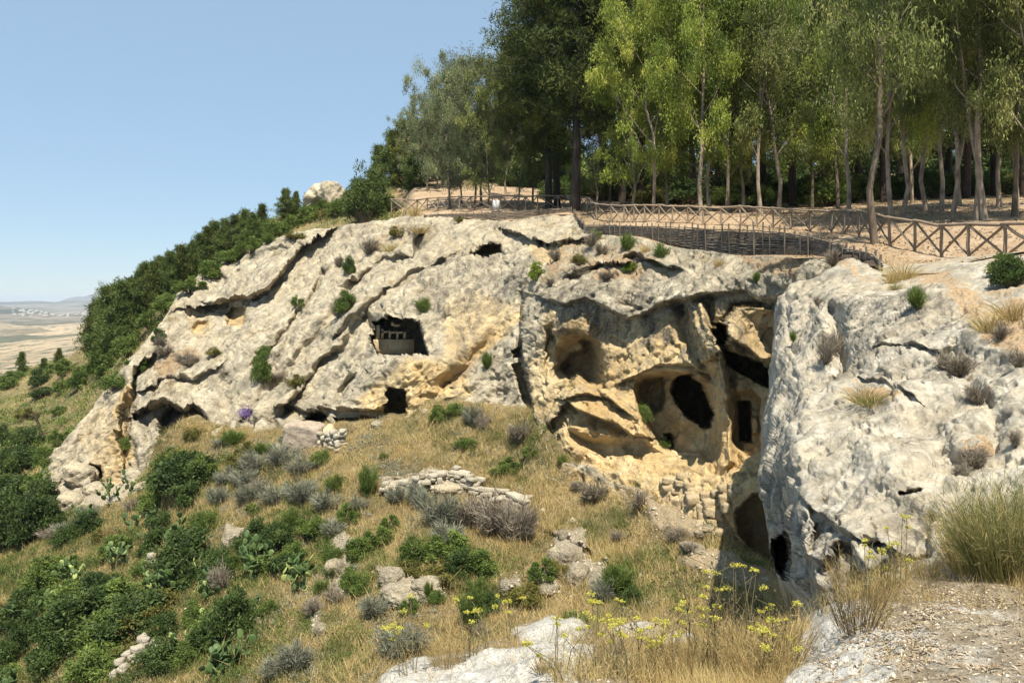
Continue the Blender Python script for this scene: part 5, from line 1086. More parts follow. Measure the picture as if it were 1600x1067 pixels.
for a in [('grey', 620, 790, 44, 40), ('grey', 650, 790, 40, 50), ('grey', 690, 830, 90, 70), ('dry', 730, 830, 80, 70), ('dry', 770, 840, 90, 80), ('dry', 800, 850, 90, 80), ('grey', 700, 860, 70, 60), ('green', 700, 880, 90, 60), ('dark', 720, 900, 70, 50), ('green', 750, 900, 80, 50), ('green', 650, 880, 60, 50), ('dry', 820, 850, 50, 80), ('grey', 660, 800, 50, 40), ('green', 590, 860, 60, 44), ('green', 560, 880, 60, 50), ('olive', 640, 900, 50, 30), ('green', 560, 930, 50, 44), ('olive', 700, 915, 90, 36), ('green', 610, 830, 40, 30), ('fine', 745, 940, 50, 40)]:
    bush(*a, pl, on=('slope',))
pl = 'in the lower middle of the slope'
for a in [('grey', 585, 965, 60, 44), ('green', 545, 920, 40, 40), ('fine', 500, 935, 40, 30), ('dry', 520, 945, 50, 30), ('dry', 490, 960, 50, 30), ('grey', 460, 1050, 80, 56), ('grey', 430, 1060, 60, 40), ('grey', 620, 1030, 90, 60), ('grey', 650, 1020, 60, 50), ('green', 680, 945, 30, 30), ('fine', 670, 935, 20, 30), ('fine', 740, 985, 60, 70), ('dark', 760, 960, 50, 44), ('olive', 820, 950, 60, 50), ('green', 850, 910, 60, 44), ('fine', 970, 935, 80, 60), ('dark', 985, 945, 50, 34), ('grey', 940, 945, 50, 50), ('dry', 770, 1030, 50, 34), ('green', 420, 960, 40, 26), ('dry', 750, 1000, 36, 30), ('olive', 870, 900, 40, 26), ('green', 900, 985, 60, 36), ('green', 640, 960, 40, 30), ('fine', 520, 905, 40, 30), ('fine', 750, 1060, 60, 40), ('dry', 960, 850, 34, 26), ('grey', 840, 1000, 40, 26)]:
    bush(*a, pl, on=('slope',))
pl = 'on the left slope between the cactus stands'
for a in [('dark', 250, 840, 60, 50), ('green', 235, 800, 50, 40), ('green', 320, 830, 50, 40), ('dark', 400, 850, 50, 50), ('grey', 385, 790, 60, 40), ('green', 420, 900, 60, 40), ('dark', 450, 900, 70, 40), ('olive', 480, 900, 50, 34), ('green', 180, 870, 60, 40), ('dark', 300, 910, 60, 40), ('grey', 350, 760, 50, 34), ('green', 230, 900, 60, 34), ('dry', 405, 770, 40, 26), ('grey', 520, 840, 50, 34), ('green', 545, 820, 50, 40), ('dark', 380, 870, 50, 44), ('grey', 560, 800, 44, 30)]:
    bush(*a, pl, on=('slope',))
pl = 'on the upper grass shelf below the doorway'
for a in [('dry', 815, 695, 60, 44), ('grey', 738, 668, 44, 44), ('dry', 752, 675, 34, 36), ('green', 682, 660, 36, 32), ('green', 710, 650, 40, 26), ('green', 800, 735, 50, 24), ('green', 790, 745, 50, 24), ('fine', 880, 733, 26, 24), ('dry', 930, 788, 60, 44), ('dry', 1000, 800, 54, 40), ('dry', 905, 770, 36, 24), ('green', 730, 700, 40, 20), ('green', 830, 715, 40, 20), ('dry', 1060, 850, 44, 30), ('dry', 1080, 865, 34, 24), ('olive', 860, 660, 26, 26), ('fine', 600, 722, 20, 16)]:
    bush(*a, pl, on=('slope',))
pl = 'rooted on the left cliff face'
for a in [('green', 408, 600, 34, 62), ('green', 412, 560, 30, 26), ('green', 464, 485, 26, 28), ('dark', 544, 430, 26, 36), ('green', 540, 490, 44, 44), ('dry', 530, 500, 40, 36), ('dry', 576, 400, 50, 34), ('dry', 530, 420, 26, 24), ('fine', 662, 490, 36, 26), ('dry', 430, 600, 50, 26), ('olive', 460, 606, 34, 26), ('dry', 290, 575, 50, 30), ('dry', 260, 560, 50, 26), ('olive', 335, 560, 30, 22), ('dry', 350, 592, 30, 22), ('tuft', 760, 397, 40, 18), ('fine', 762, 580, 26, 34), ('olive', 620, 372, 30, 22), ('tuft', 610, 395, 30, 20), ('tuft', 655, 366, 30, 18), ('olive', 840, 378, 20, 12), ('olive', 716, 350, 20, 14), ('gtuft', 600, 340, 30, 24), ('tuft', 648, 340, 24, 26), ('dry', 247, 545, 24, 26)]:
    bush(*a, pl, on=('cliff',))
pl = 'on the brow above the big overhang'
for a in [('lime', 841, 440, 34, 34), ('olive', 905, 416, 28, 24), ('dry', 925, 388, 40, 28), ('fine', 930, 380, 26, 22), ('fine', 981, 395, 34, 34), ('fine', 1033, 420, 40, 44), ('lime', 990, 426, 40, 16), ('dry', 870, 410, 36, 26), ('dry', 900, 436, 50, 24), ('dry', 950, 440, 40, 20), ('dry', 862, 450, 24, 20), ('fine', 1182, 444, 18, 22), ('tuft', 1123, 418, 20, 18), ('dry', 940, 400, 34, 26), ('tuft', 1010, 395, 24, 16), ('olive', 1120, 395, 20, 14)]:
    bush(*a, pl, on=('cliff',))
pl = 'hanging in the shaded hollow under the overhang'
for a in [('green', 1007, 662, 30, 44), ('green', 1040, 702, 22, 22), ('dark', 1040, 686, 18, 14)]:
    bush(*a, pl, on=('cliff',))
pl = 'on the near white rock'
for a in [('dry', 1303, 418, 40, 34), ('dry', 1290, 572, 40, 60), ('dry', 1302, 556, 40, 50), ('tuft', 1355, 630, 70, 34), ('gtuft', 1365, 635, 50, 26), ('dry', 1500, 590, 60, 50), ('dry', 1475, 580, 50, 40), ('dry', 1530, 635, 50, 50), ('tuft', 1550, 520, 60, 44), ('tuft', 1585, 500, 60, 44), ('dry', 1565, 530, 50, 30), ('dry', 1520, 735, 60, 50), ('dry', 1505, 745, 30, 30), ('dry', 1590, 700, 30, 40), ('dry', 1590, 575, 40, 40), ('dry', 1280, 480, 26, 22), ('tuft', 1410, 440, 50, 40), ('tuft', 1395, 445, 30, 30), ('gtuft', 1400, 455, 24, 18), ('dark', 1585, 450, 70, 66), ('green', 1570, 430, 60, 44), ('dry', 1292, 785, 20, 12), ('fine', 1240, 535, 14, 20)]:
    bush(*a, pl, on=('rock', 'plat'))
h = hit(1434, 485, ('rock',)); o = empty('pine_sapling', h[0]); st, fo = KIND['fine'][0][0]; obj('stems', st, o); obj('foliage', fo, o); s = h[2] / F; o.scale = (44 * s, 44 * s, 50 * s)
tag(o, 'small bright green pine sapling growing out of the near white rock', 'sapling')
h = hit(386, 652, ('cliff', 'slope'))
me = bush_leafy('b', 40, 900, M_PUR, .06, .04, 22)[1]; o = obj('flowering_shrub', me); s = h[2] / F; o.location = h[0] + Vector((0, -.3, 0)); o.scale = (26 * s, 26 * s, 30 * s); tag(o, 'purple-flowered shrub at the foot of the left cliff', 'shrub')
for u, v, w, hgt, d_ in ((300, 678, 50, 22, 'golden dry shrub just under the wide low cave'), (168, 850, 26, 44, 'golden dry shrub left of the prickly pear stand'), (8, 950, 40, 24, 'golden dry shrub at the left picture edge')):
    h = hit(u, v, ('slope',))
    if h: o = obj('golden_shrub', bush_twig('b', 41, 1400, M_GR, .4, .014)[1]); s = h[2] / F; o.location = h[0]; o.scale = (w * s, w * s, hgt * s * 1.1); tag(o, d_, 'shrub')

h = hit(572, 348); s = h[2] / F; o = empty('conifer_tree', h[0] + Vector((0, .5, -.2))); st, fo = bush_leafy('b', 44, 15000, M_LF_CON, .040, .016, 80, 1.5); obj('trunk', st, o); obj('crown', fo, o); o.scale = (92 * s, 80 * s, 124 * s)
tag(o, 'big rounded dark green conifer standing alone at the cliff top, left of the fence', 'tree')
# undergrowth of the grove
h0 = [(u, None, d, k) for u, d, k in [(880, 90, 'dark'), (920, 88, 'green'), (960, 84, 'dark'), (1000, 86, 'green'), (1040, 78, 'green'), (1075, 70, 'dark'), (1100, 80, 'green'), (1130, 68, 'green'), (1160, 74, 'dark'), (1190, 66, 'green'), (1225, 78, 'dark'), (1260, 74, 'green'), (1290, 80, 'dark'), (1325, 70, 'green'), (1360, 82, 'dark'), (1395, 78, 'green'), (1430, 84, 'dark'), (1465, 76, 'green'), (1500, 82, 'dark'), (1535, 78, 'green'), (1570, 84, 'dark'), (1600, 76, 'green'), (840, 100, 'green'), (800, 96, 'dark'), (770, 104, 'green'), (740, 108, 'dark'), (710, 104, 'green'), (1640, 80, 'dark'),
      (900, 120, 'dark'), (980, 120, 'dark'), (1060, 115, 'dark'), (1140, 118, 'dark'), (1220, 112, 'dark'), (1300, 116, 'dark'), (1380, 112, 'dark'), (1460, 118, 'dark'), (1540, 112, 'dark'), (1620, 116, 'dark'), (860, 116, 'dark'), (820, 112, 'dark'), (780, 118, 'green'), (1010, 66, 'olive'), (1290, 62, 'green'), (700, 100, 'olive')] + [(870 + 27 * i, 82 + 5 * (i % 3), ('dark', 'green', 'dark', 'olive')[i % 4]) for i in range(30)]]
for k, (u, _, d, kd) in enumerate(h0):
    x = (u - HU) / F * d; lib, de, cat = KIND[kd]; st, fo = lib[k % len(lib)]; o = empty('leafy_bush', (x, d, platz(x, d) - .1)); obj('stems', st, o); obj('foliage', fo, o)
    hgt = (3.2 if d < 100 else 10) * random.uniform(.8, 1.3); w = hgt * (1.5 if d < 100 else 1.2); o.scale = (w, w, hgt); o.rotation_euler = (0, 0, k * 1.3)
    want_label(o, u, ('tall ' if d > 100 else '') + de.replace('dense ', ''), 'in the undergrowth of the grove', 'bush', 'undergrowth bushes of the grove')

# ================================================================= PRICKLY PEARS: every pad a part
def pad_mesh(seed):
    n, m = 10, 5; rg = np.random.default_rng(seed); an = np.linspace(0, 2 * np.pi, n, endpoint=False); V = []
    for z, r in ((-.06, .55), (-.045, .92), (0, 1.0), (.045, .92), (.06, .55)):
        V += [(math.cos(a) * .36 * r * (1 + .12 * math.sin(a)), z, .5 + math.sin(a) * .5 * r) for a in an]
    V += [(0, -.065, .5), (0, .065, .5)]; i = np.arange(m * n).reshape(m, n); j = np.roll(i, -1, 1); Q = np.stack([i[:-1], j[:-1], j[1:], i[1:]], -1).reshape(-1, 4)
    tr = [[m * n, i[0][(k + 1) % n], i[0][k]] for k in range(n)] + [[m * n + 1, i[-1][k], i[-1][(k + 1) % n]] for k in range(n)]
    V = np.array(V); V[:, 1] += .05 * (V[:, 0] * 2) ** 2; base = .3 + .35 * rg.random(); return mesh_np('pad', V, Q, M_CAC, {'tint': np.full(len(V), base)}, smooth=True, tris=tr)
PADS = [pad_mesh(k) for k in range(4)]; PADY = pad_mesh(9)
PADY.attributes['tint'].data.foreach_set('value', np.full(len(PADY.vertices), 1.0, np.float32))
def prickly(u, v, w, h, n, desc, yellow=.08, on=('slope', 'cliff')):
    hh = hit(u, v - 2, on)
    if hh is None: return
    s = hh[2] / F; W = w * s; H = h * s * 1.1 + .4; q0 = hh[0]; q1 = drop(q0.x, q0.y - 1.5, q0.z + 3, ('slope',)) if w > 50 else None
    root = empty('prickly_pear', q1 if q1 is not None else q0); tag(root, desc, 'cactus', 'prickly pears on the left slope'); n = int(n * 1.8); made = 0
    starts = [(Vector((random.uniform(-.42, .42) * W, random.uniform(-.3, .3) * W, -.05)), Vector((0, 0, 1))) for _ in range(max(4, n // 7))]
    q = list(starts)
    while made < n:
        if not q: q = list(starts)
        b, dr = q.pop(0 if random.random() < .6 else random.randrange(len(q))); L = random.uniform(.28, .44)
        dv = (dr + Vector((random.gauss(0, .45), random.gauss(0, .45), random.gauss(.15, .25)))).normalized()
        if dv.z < .05: dv.z = .2; dv.normalize()
        if abs(b.x) > W * .52: dv.x *= -.6
        e = b + dv * L
        if e.z > H: continue
        o = obj('pad', PADY if random.random() < yellow else random.choice(PADS), root); o.matrix_local = Matrix.Translation(b) @ dv.to_track_quat('Z', 'Y').to_matrix().to_4x4() @ Matrix.Rotation(random.uniform(0, 3.14), 4, 'Z') @ Matrix.Diagonal((L * random.uniform(.85, 1.1), L, L, 1))
        made += 1
        for _ in range(random.choice((1, 2, 2, 3))): q.append((b + dv * L * .93 + Vector((random.gauss(0, .07), random.gauss(0, .07), 0)), dv))
for a in [(288, 735, 76, 52, 46, 'prickly pear stand topping the mound below the wide low cave', .02), (285, 880, 80, 96, 70, 'tall prickly pear stand in the middle of the left slope, above the small dark hollow', .03), (215, 850, 60, 60, 34, 'prickly pear with scattered pads left of the tallest stand', .05), (335, 860, 60, 60, 34, 'prickly pear carrying pale yellow pads beside the tallest stand', .45), (130, 818, 44, 44, 28, 'dark prickly pear between the rock pile and the slope', .0),
          (150, 885, 70, 50, 30, 'spreading grey-green prickly pear above the thicket', .25), (425, 865, 60, 84, 56, 'upright prickly pear over the dark ledge hollow', .02), (475, 880, 56, 50, 36, 'prickly pear drooping right of the dark ledge hollow', .08), (340, 905, 70, 50, 34, 'prickly pear below the tallest stand', .06), (370, 1010, 66, 110, 60, 'large dark prickly pear at the right end of the thicket', .02),
          (320, 970, 60, 50, 30, 'pale prickly pear partly hidden at the top of the thicket', .4), (20, 1050, 64, 110, 50, 'dark prickly pear in the bottom left corner', .05), (65, 960, 44, 50, 26, 'prickly pear behind the thicket at the left edge', .06), (200, 760, 60, 30, 22, 'low prickly pear below the ochre-grey boulder', .06), (250, 800, 60, 60, 40, 'prickly pear on the mound beside the green bushes', .03), (300, 830, 60, 60, 40, 'dense prickly pear right of the mound bushes', .03), (380, 950, 60, 70, 44, 'tall dark prickly pear at the upper right corner of the thicket', .03), (410, 905, 40, 36, 20, 'small prickly pear under the dark ledge hollow', .03), (470, 930, 34, 34, 18, 'small prickly pear in the grass right of the ledge hollow', .15)]:
    prickly(*a)

# white outcrops breaking through the slope
for i, (u, v, w, h_, dsc) in enumerate([(524, 900, 34, 60, 'tall pale outcrop between the drooping prickly pear and green bushes'), (540, 930, 30, 34, 'low pale outcrop at the foot of the tall one'), (625, 935, 70, 40, 'cream rock step above the small earth hollow, lower middle'), (665, 925, 50, 40, 'ochre rock lip over the small earth hollow'), (610, 905, 40, 34, 'small cream outcrop under green bushes, lower middle'), (885, 880, 46, 60, 'tall grey outcrop at the right end of the dry shrubs'), (905, 905, 34, 50, 'grey outcrop leaning on the tall one'), (935, 915, 34, 40, 'split pale outcrop right of the tall grey one'),
        (855, 925, 36, 24, 'small white outcrop between olive and green bushes'), (795, 920, 30, 26, 'small white outcrop below the grey shrubs'), (365, 845, 40, 34, 'pale flat rock left of the ledge hollow'), (630, 775, 60, 34, 'cream bedrock under the left end of the drystone wall'), (700, 770, 60, 34, 'cream bedrock under the highest piece of drystone wall'), (500, 985, 20, 20, 'small cream rock in grass, lower left of centre'), (1085, 860, 40, 20, 'flat ochre rock in the grass under the masonry'), (740, 950, 40, 20, 'flat tan rock beside the teal shrub')]):
    hh = hit(u, v, ('slope',))
    if hh: s = hh[2] / F; o = obj('rock_outcrop', BO[i % 4]); o.location = hh[0] + Vector((0, .25 * w * s, h_ * s * .02)); o.scale = (w * s / 2, w * s / 2.4, h_ * s / 2); o.rotation_euler = (.1, random.uniform(-.2, .2), i * 1.1); tag(o, dsc, 'rock', 'white outcrops on the slope')
# dead tree snag on the far left slope
h = hit(66, 680, ('hill', 'slope')); s = h[2] / F; T = TubeM(); T.tube([[0, 0, -.2], [-.3, 0, .9], [-.8, .1, 1.9]], [.16, .12, .05], 6); T.tube([[-.5, 0, 1.2], [-.1, 0, 1.9]], [.07, .02], 5); T.tube([[-.6, .1, 1.5], [-1.3, 0, 1.8]], [.06, .02], 5)
T.tube([[.1, 0, .1], [1.2, .2, .5], [2.2, .2, 1.4]], [.08, .06, .02], 5)
o = obj('dead_tree', T.mesh('dead_tree', M_PNB)); o.location = h[0]; o.scale = (1.3, 1.3, 1.3); tag(o, 'leaning dead tree stump on the bare slope at far left', 'dead tree')

# ================================================================= GRASS on the slope and the ledge (nobody could count it)
def scatter(name, G, Uu, Vv, mask, n, hgt, nb, wid, label, tintf, hsd=.35):
    a = np.linalg.norm(np.cross(G[1:, :-1] - G[:-1, :-1], G[:-1, 1:] - G[:-1, :-1]), axis=-1); m = mask[:-1, :-1]; uu = Uu[:-1, :-1]; vv = Vv[:-1, :-1]
    vis = (uu > -60) & (uu < 1660) & (vv < 1120); w = (a * m * vis).ravel(); idx = rng.choice(len(w), n, p=w / w.sum()); r, c = np.unravel_index(idx, a.shape)
    f = rng.random((n, 1)); g = rng.random((n, 1)); p = G[r, c] * (1 - f) * (1 - g) + G[r + 1, c] * f * (1 - g) + G[r, c + 1] * (1 - f) * g + G[r + 1, c + 1] * f * g
    u = uu[r, c]; v = vv[r, c]; H, ti = tintf(p, u, v); C = np.repeat(p, nb, 0) + rng.normal(size=(n * nb, 3)) * [.5 * hgt, .5 * hgt, 0]; C[:, 2] -= .03
    D = unit(np.c_[rng.normal(size=(n * nb, 2)) * .42, rng.uniform(.6, 1.1, n * nb)]); L = np.repeat(H, nb) * hgt * rng.uniform(1 - hsd, 1 + hsd, n * nb)
    V, Q = leaf_quads(C, D, L, wid * 1.15 * rng.uniform(.6, 1.3, n * nb)); tint = np.clip(np.repeat(ti, nb) + rng.normal(size=n * nb) * .045, 0, 1)
    o = obj(name, mesh_np(name, V, Q, M_GR, {'tint': np.repeat(tint, 3)})); tag(o, label, kind='stuff'); return o
GREENZ = [[(700, 640), (850, 650), (860, 720), (780, 760), (690, 700)], [(760, 700), (850, 720), (840, 750), (770, 760)], [(940, 880), (1060, 860), (1080, 960), (930, 980)], [(560, 840), (680, 820), (820, 880), (800, 940), (620, 930), (540, 940)], [(480, 960), (620, 980), (560, 1100), (380, 1100), (420, 1000)], [(620, 660), (720, 650), (740, 690), (640, 690)],
          [(400, 780), (520, 760), (580, 840), (500, 900), (440, 860)], [(230, 740), (340, 740), (350, 860), (230, 850)], [(-60, 780), (200, 800), (420, 880), (480, 1100), (-60, 1100)], [(1110, 860), (1190, 900), (1200, 940), (1100, 920)], [(860, 780), (980, 800), (960, 850), (880, 840)]]
def slope_tint(p, u, v):
    g = np.zeros(len(u))
    for z in GREENZ: g = np.maximum(g, sstep(-25, 15, poly_sd(u, v, z)))
    n = fbm(p * .55, 3, 611); n2 = fbm(p * 1.6, 2, 613); x = .36 + .22 * n + .14 * n2 + g * (.30 + .22 * n2); return np.clip(.8 + .6 * n2 + .3 * g, .3, 1.6), np.clip(x, .02, .97)
scatter('dry_grass', SL_G, SL_U, SL_V, np.clip(SL_soil - .15, .03, 1), 34000, .34, 6, .020, 'dry straw and olive grass covering the slope', slope_tint)
def ledge_tint(p, u, v):
    n = fbm(p * 1.5, 3, 621); return np.clip(.9 + .7 * n, .3, 1.7), np.clip(.27 + .38 * n, .02, .9)
bandm = np.clip(SL_soil * 0, 0, 1)
front = np.maximum(sstep(-30, 20, poly_sd(NL_U, NL_V, [(560, 1080), (700, 1000), (790, 985), (940, 985), (1100, 985), (1245, 985), (1245, 1120), (560, 1120)])), .0) + (.25 + .75 * sstep(-.1, .35, fbm(NL_G * 2.5, 3, 633))) * .6 * sstep(-20, 20, poly_sd(NL_U, NL_V, [(1270, 960), (1340, 915), (1500, 900), (1660, 890), (1660, 935), (1480, 935), (1400, 950), (1340, 1000), (1290, 1000)]))
hm = np.ones(HL_G.shape[:2]); hu, hv = np.meshgrid(np.linspace(0, 600, HL_G.shape[1]), np.linspace(0, 1000, HL_G.shape[0]))
def scrub(name, G, Uu, Vv, mask, n, k, rad, lf, mat, label, t0=.45):
    a = np.linalg.norm(np.cross(G[1:, :-1] - G[:-1, :-1], G[:-1, 1:] - G[:-1, :-1]), axis=-1); m = mask[:-1, :-1]; w = (a * m * (Uu[:-1, :-1] > -80) * (Vv[:-1, :-1] < 1100)).ravel(); idx = rng.choice(len(w), n, p=w / w.sum()); r, c = np.unravel_index(idx, a.shape); p = G[r, c]
    rr = rad * rng.lognormal(0, .45, n); dv = unit(rng.normal(size=(n, k, 3)) + [0, 0, .5]); dv[..., 2] = np.abs(dv[..., 2]); C = (p[:, None] + dv * rr[:, None, None] * rng.uniform(.3, 1.1, (n, k, 1)) * [1.25, 1.25, .8]).reshape(-1, 3); D = unit(dv.reshape(-1, 3) + rng.normal(size=(n * k, 3)) * .6)
    V, Q = leaf_quads(C, D, lf * rng.uniform(.7, 1.3, n * k), lf * .45 * rng.uniform(.7, 1.3, n * k)); ti = np.clip(np.repeat(t0 + rng.normal(size=n) * .15, k) + rng.normal(size=n * k) * .12, 0, 1)
    o = obj(name, mesh_np(name, V, Q, mat, {'tint': np.repeat(ti, 3)})); tag(o, label, kind='stuff')
gz = np.zeros(SL_U.shape)
for z in GREENZ[:3] + GREENZ[3:5] + GREENZ[6:10]: gz = np.maximum(gz, sstep(-30, 15, poly_sd(SL_U, SL_V, z)))
lowleft = sstep(-30, 20, poly_sd(SL_U, SL_V, [(190, 690), (340, 690), (500, 770), (520, 900), (420, 1000), (380, 1080), (-60, 1080), (-60, 760), (70, 800)]))
nz = fbm(SL_G * .7, 3, 671); nz2 = fbm(SL_G * .6 + 9, 3, 673)
scrub('green_ground_cover', SL_G, SL_U, SL_V, (.10 + gz + 1.2 * lowleft) * sstep(-.1, .3, nz) * (SL_soil > .3), 3600, 38, .27, .09, M_LF_GRN, 'low green herbs in patches over the slope')
scrub('olive_ground_cover', SL_G, SL_U, SL_V, (.12 + .8 * gz) * sstep(.05, .4, nz2) * (SL_soil > .3), 1800, 30, .18, .075, M_LF_OLV, 'low yellowish herbs in patches over the slope')
scrub('dark_ground_cover', SL_G, SL_U, SL_V, (lowleft + .02) * sstep(.0, .35, fbm(SL_G * .5 + 4, 3, 679)) * (SL_soil > .3), 1700, 44, .36, .10, M_LF_DRK, 'low dark scrub knitting the lower left thicket together')
scrub('grey_ground_cover', SL_G, SL_U, SL_V, (.2 + sstep(60, -60, np.abs(SL_U - 480) - 160)) * sstep(.0, .35, -nz) * (SL_soil > .3), 1800, 30, .2, .09, M_TW_GRY, 'low grey herbs in patches over the slope', .6)
hz1 = fbm(HL_G * .16, 3, 675)
scrub('hillside_ground_cover', HL_G, hu, hv, sstep(-.15, .3, hz1) + .05, 2600, 30, .65, .22, M_LF_GRN, 'low green scrub over the left hillside')
scatter('ledge_grass', NL_G, NL_U, NL_V, np.clip(front * (NL_soil > .5) * (.25 + .75 * sstep(980, 1080, NL_U)), 0, 1) + .012, 3000, .16, 8, .0042, 'dry stalks and grass along the near ledge', ledge_tint)
scatter('tall_dry_grass', SL_G, SL_U, SL_V, np.clip(SL_soil - .4, 0, 1) * sstep(.0, .4, fbm(SL_G * .8 + 7, 3, 637)), 5200, .62, 6, .018, 'taller straw-coloured grass stalks standing in patches on the slope', lambda p, u, v: (np.clip(.8 + .5 * fbm(p * 1.2, 2, 638), .4, 1.4), np.clip(.44 + .12 * fbm(p * .9, 2, 639), .05, .9)))
def hill_tint(p, u, v):
    n = fbm(p * .2, 3, 631); return np.clip(.8 + .5 * n, .4, 1.4), np.clip(.42 + .3 * n, .05, .95)
scatter('hillside_grass', HL_G, hu, hv, hm, 14000, .5, 5, .045, 'green and straw grass over the left hillside', hill_tint)
# plateau: sparse litter and tufts; cliff: little clumps in cracks
def plat_tint(p, u, v):
    n = fbm(p * .3, 3, 641); return np.clip(.7 + .5 * n, .3, 1.3), np.clip(.3 + .25 * n, .05, .9)
pm = (PL_G[..., 1] < 90) * (0.15 + sstep(.1, .5, fbm(PL_G * .3, 3, 643))) * 1.0; z_ = np.full(pm.shape, 500.0)
scatter('grove_grass', PL_G, z_, z_, pm, 5000, .20, 5, .022, 'thin dry grass and shoots on the floor of the grove', plat_tint)
cm = ((soil_c := sstep(.3, .7, fbm(CL_G * .9, 3, 651))) * 1.0); zz = np.full(cm.shape, 500.0)
Nn = gnormal(CL_G)[..., 2]; cm = cm * sstep(.25, .7, Nn)
scatter('crack_plants', CL_G, zz, zz, cm + 1e-6, 2600, .20, 7, .018, 'small dry tufts growing in cracks of the cliff', slope_tint)

# ================================================================= litter of dead leaves, bark and pebbles
def litter(name, G, Uu, Vv, mask, n, L, W, mat, label, tilt=.25, z=.008):
    a = np.linalg.norm(np.cross(G[1:, :-1] - G[:-1, :-1], G[:-1, 1:] - G[:-1, :-1]), axis=-1); w = (a * mask[:-1, :-1]).ravel(); idx = rng.choice(len(w), n, p=w / w.sum()); r, c = np.unravel_index(idx, a.shape)
    f = rng.random((n, 1)); p = G[r, c] * (1 - f) + G[r + 1, c + 1] * f; p[:, 2] += z; D = unit(np.c_[rng.normal(size=(n, 2)), rng.normal(size=n) * tilt]); S = unit(np.cross(D, np.array([0, 0, 1]) + rng.normal(size=(n, 3)) * tilt)); Lw = (L * rng.uniform(.4, 1.4, n))[:, None]; Ww = (W * rng.uniform(.5, 1.3, n))[:, None]
    V = np.stack([p - D * Lw / 2, p + S * Ww / 2 + [0, 0, .25 * W], p + D * Lw / 2, p - S * Ww / 2 + [0, 0, .25 * W]], 1).reshape(-1, 3)
    o = obj(name, mesh_np(name, V, np.arange(4 * n).reshape(n, 4), mat, {'tint': np.repeat(np.clip(rng.normal(size=n) * .25 + .5, 0, 1), 4)})); tag(o, label, kind='stuff')
lm = sstep(-30, 10, poly_sd(NL_U, NL_V, [(1330, 960), (1420, 925), (1660, 915), (1660, 1120), (1260, 1120), (1290, 1040)])) * (.12 + sstep(-.1, .4, fbm(NL_G * 2.2, 3, 661)))
litter('dead_leaves', NL_G, NL_U, NL_V, lm, 5200, .040, .010, M_DEAD, 'dead eucalyptus leaves and bark scraps on the near ledge', .3, .006)
litter('fallen_leaves', PL_G, PL_G[..., 0], PL_G[..., 0], (PL_G[..., 1] < 70) * (.2 + sstep(-.1, .3, fbm(PL_G * .6, 3, 647))), 22000, .16, .06, M_DEAD, 'fallen leaves littering the plateau path', .35, .02)
def pebbles(name, G, mask, n, s, mat, label, ss=1.0):
    a = np.linalg.norm(np.cross(G[1:, :-1] - G[:-1, :-1], G[:-1, 1:] - G[:-1, :-1]), axis=-1); w = (a * mask[:-1, :-1]).ravel(); idx = rng.choice(len(w), n, p=w / w.sum()); r, c = np.unravel_index(idx, a.shape); p = G[r, c]
    O = np.array([(1, 0, 0), (0, 1, 0), (-1, 0, 0), (0, -1, 0), (0, 0, 1), (0, 0, -1)]) * [1, .8, .6]; Tt = np.array([(0, 1, 4), (1, 2, 4), (2, 3, 4), (3, 0, 4), (1, 0, 5), (2, 1, 5), (3, 2, 5), (0, 3, 5)])
    sz = s * rng.lognormal(0, .45 * ss, n); V = p[:, None] + O[None] * sz[:, None, None] * rng.uniform(.6, 1.3, (n, 6, 3)) * .5; an = rng.random(n) * 6.28
    o = obj(name, mesh_np(name, V.reshape(-1, 3), None, mat, tris=(np.arange(n)[:, None, None] * 6 + Tt).reshape(-1, 3))); tag(o, label, kind='stuff')
pebbles('pebbles', NL_G, lm + .15 * (NL_soil > .5), 2600, .016, M_STONE, 'small pale pebbles over the near ledge')
pebbles('loose_rubble', SL_G, np.clip(1.1 - SL_soil, .03, 1), 2600, .11, M_STONE, 'small pale rubble strewn over the slope')

